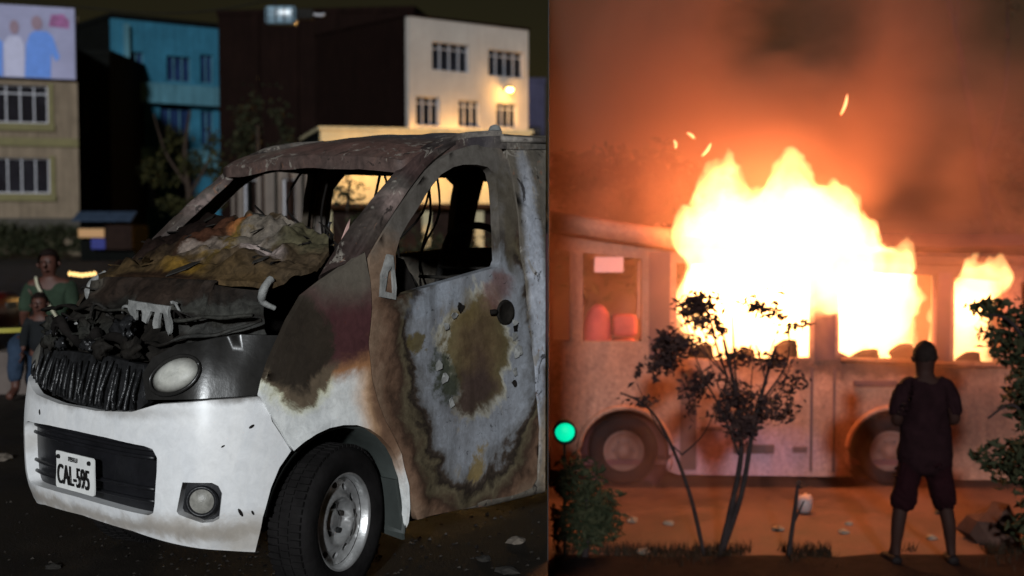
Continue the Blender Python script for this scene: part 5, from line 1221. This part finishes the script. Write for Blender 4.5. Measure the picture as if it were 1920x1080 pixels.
tree('sapling', 'dark several-stemmed sapling on the verge in front of the burning bus', 'tree', (1.62, 9.85, ZR), st_,
     [(.15 + .02 * k, 0, .98 + .03 * k, .16, .14, .13) for k in range(5)] + [(rr.uniform(-.62, .62), rr.uniform(-.15, .15), rr.uniform(1.05, 2.0), rr.uniform(.12, .24), .16, rr.uniform(.08, .17)) for k in range(34)] + [(-.62, 0, 1.22, .20, .12, .08), (.25, 0, 1.2, .3, .15, .12)], 4200, .066, 31, m_leaf_r, m_bark_d, keep=right_ok, drop=-.06)
o = tree('stick_shrub', 'bare thin stick shrub on the verge between sapling and bystander', 'shrub', (2.14, 9.8, ZR), [([(0, 0, 0), (.04, 0, .3), (.07, 0, .58)], .022, .012), ([(.03, 0, .25), (.12, 0, .45)], .012, .006)], [(.08, 0, .58, .06, .05, .06)], 20, .05, 33, m_leaf_r, m_bark_d)
tree('leafy_tree', 'dark drooping leafy branch tree beside the bystander at the frame edge', 'tree', (4.05, 9.75, ZR), [([(0, 0, 0), (.0, 0, .8), (-.05, 0, 1.6), (-.1, 0, 2.2)], .05, .02), ([(0, 0, .9), (-.2, 0, 1.2), (-.4, 0, 1.1)], .02, .008), ([(-.05, 0, 1.6), (-.25, 0, 1.85), (-.42, 0, 1.9)], .02, .008)],
     [(-.15, 0, 1.75, .38, .3, .3), (-.05, 0, 1.3, .28, .3, .4), (-.1, 0, .75, .36, .3, .28), (-.40, 0, 1.95, .22, .2, .10), (.1, 0, .3, .35, .3, .3), (-.38, 0, .82, .16, .15, .12)], 3000, .095, 35, m_leaf_d, m_bark_d, drop=-.2)
tree('low_bush', 'dark low bush below the green lamp by the hoarding', 'bush', (.56, 9.75, ZR), [([(0, 0, 0), (.03, 0, .3), (.0, 0, .6)], .03, .01), ([(0, 0, .1), (.15, 0, .4)], .015, .006)],
     [(-.05, 0, .62, .24, .2, .24), (.12, 0, .35, .26, .2, .26), (-.08, 0, .25, .3, .22, .25)], 1900, .08, 37, m_leaf_d, m_bark_d, keep=right_ok, drop=-.2)
gl = empty('signal_lamp', (.405, 9.72, ZR)); tag(gl, 'small round glowing green signal lamp on a short post above the low bush', 'lamp')
MB().sweep([(0, .06, 0), (0, .06, .9)], .012, 10).build('post', m_lampmetal, gl, True)
MB().lathe([(.001, .12), (.085, .11), (.09, -.06), (.078, -.06), (.074, .0)], 'y', 24, (0, 0, 1.0)).build('lamp_housing', m_lampmetal, gl, True)
MB().lathe([(.074, .0), (.055, -.02), (.025, -.028), (.001, -.03)], 'y', 24, (0, 0, 1.0)).build('lamp_lens', emit('green_lens', (.0, .75, .38), 1.0), gl, True)
# dark trees behind the bus, in the smoke
for (bx_, by_, cl_, n_, sd_, lb) in ((1.36, 14.6, [(0, 0, 2.95, 1.0, .6, .62), (-.7, 0, 2.95, .6, .5, .6), (.7, 0, 2.85, .55, .5, .5), (0, 0, 2.2, 1.3, .6, .8)], 3600, 41, 'dark round tree behind the bus roof beside the hoarding, in the smoke'),
                                     (7.9, 19.0, [(0, 0, 3.6, 1.3, .9, 1.0), (.6, 0, 5.0, 1.0, .9, .9), (0, 0, 2.2, 1.5, .9, .9)], 2600, 43, 'tall dark tree in the smoke past the far end of the bus')):
    tree('smoky_tree', lb, 'tree', (bx_, by_, ZR), [([(0, 0, 0), (.05, 0, 1.5), (0, 0, 3.2)], .14, .05), ([(0, 0, 1.8), (.5, 0, 2.6), (.8, 0, 3.2)], .06, .02), ([(0, 0, 1.6), (-.5, 0, 2.5), (-.8, 0, 3.0)], .06, .02)], cl_, n_, .20, sd_, m_leaf_d, m_bark_d, keep=right_ok, drop=-.2)
tree('bare_tree', 'tall slender bare tree leaning in the smoke above the bus', 'tree', (6.6, 17.5, ZR), [([(0, 0, 0), (-.1, 0, 2.5), (-.45, 0, 4.5), (-.9, 0, 6.4)], .10, .03), ([(-.2, 0, 3.2), (.1, 0, 4.4), (.1, 0, 5.6)], .05, .015), ([(-.6, 0, 5), (-.5, 0, 6.3)], .03, .01)], [(-.8, 0, 6.3, .4, .3, .4), (.1, 0, 5.6, .3, .3, .4)], 120, .16, 45, m_leaf_d, m_bark_d)
# litter round the bus
m_lit2 = mat('white_plastic', C(112, 94, 92), .5, var=.1)
o = MB().lathe([(.001, .16), (.05, .155), (.075, .11), (.07, .04), (.05, .005), (.001, .0)], 'z', 18).build('plastic_bag', m_lit2, None, True); o.location = (2.62, 11.35, ZR)
for v in o.data.vertices: v.co *= 1 + .18 * noise.noise(v.co * 25)
tag(o, 'crumpled white plastic bag standing on the lower street behind the stick shrub', 'bag')
specs = [(1.05, 11.0, .06, 'pale stone chip lying by the front bus wheel'), (1.35, 10.9, .05, 'tan stone chip lying on the fire-lit street behind the sapling'), (2.25, 10.7, .06, 'pale stone chip between the stick shrub and the bus'), (1.02, 9.85, .06, 'white scrap lying on the dark verge near the low bush'), (2.78, 10.6, .05, 'small stone chip behind the bystander, nearer the plastic bag'), (3.45, 10.4, .05, 'small stone chip in front of the bystander, toward the flame window'), (3.85, 11.3, .10, 'dark burnt lump on the street beside the rear bus wheel'), (2.9, 10.9, .04, 'tiny stone chip on the fire-lit street beside the plastic bag')]
for i, (x, y, s_, lb) in enumerate(specs):
    o = chunk('stone_chip', (x, y, ZR + (.03 if y < 10 else 0)), s_, m_litd if i == 6 else m_lit, i + 11, .5); tag(o, lb, 'debris', 'chips on the lower street')
o = chunk('rock', (3.93, 10.35, ZR), .26, mat('reddish_rock', (.05, .026, .02), .9, spec=.08, var=.3, scale=8, bump=.5), 5, .9); tag(o, 'knee-high brown rock at the foot of the drooping leafy tree', 'rock')

# ------------------------------------------------------------------ smoke over the lower street, lit by the fire
s = NT('smoke'); s.t.nodes.remove(s.b)
v = s.n('VolumePrincipled'); v.inputs['Color'].default_value = (.80, .47, .37, 1); v.inputs['Anisotropy'].default_value = .35
n1 = s.noise(.42, 5, .6, 1.8, (1, .2, .62))
mr = s.n('MapRange'); s.l(n1.outputs[0], mr.inputs[0]); mr.inputs['From Min'].default_value = .40; mr.inputs['From Max'].default_value = .60
mr.inputs['To Min'].default_value = .05; mr.inputs['To Max'].default_value = 1.0
# the plume is thickest over the fire and thins out away from it
pc_ = s.n('VectorMath'); pc_.operation = 'SUBTRACT'; s.l(s.coord(), pc_.inputs[0]); pc_.inputs[1].default_value = (2.9, 13.4, 1.3)
pd_ = s.n('VectorMath'); pd_.operation = 'DIVIDE'; s.l(pc_.outputs[0], pd_.inputs[0]); pd_.inputs[1].default_value = (2.7, 5.0, 2.9)
pl_ = s.n('VectorMath'); pl_.operation = 'LENGTH'; s.l(pd_.outputs[0], pl_.inputs[0])
fx = s.n('MapRange'); fx.interpolation_type = 'SMOOTHSTEP'; s.l(pl_.outputs[1], fx.inputs[0])
fx.inputs['From Min'].default_value = .2; fx.inputs['From Max'].default_value = 1.75; fx.inputs['To Min'].default_value = .70; fx.inputs['To Max'].default_value = .016
s.l(s.math('MULTIPLY', mr.outputs[0], fx.outputs[0]), v.inputs['Density']); s.l(v.outputs[0], s.out.inputs['Volume'])
y0, y1, zt, zb = 11.9, 24.0, 10.0, ZR + .02
V = [(SEAM * y0 + .006, y0, zb), (9.5, y0, zb), (16, y1, zb), (SEAM * y1 + .006, y1, zb)]
V = V + [(x, y, zt) for x, y, z in V]
o = mesh('smoke', V, [(0, 1, 2, 3), (4, 7, 6, 5), (0, 4, 5, 1), (1, 5, 6, 2), (2, 6, 7, 3), (3, 7, 4, 0)], s.m); tag(o, 'orange-lit smoke drifting over the burning bus', 'smoke', kind='stuff')
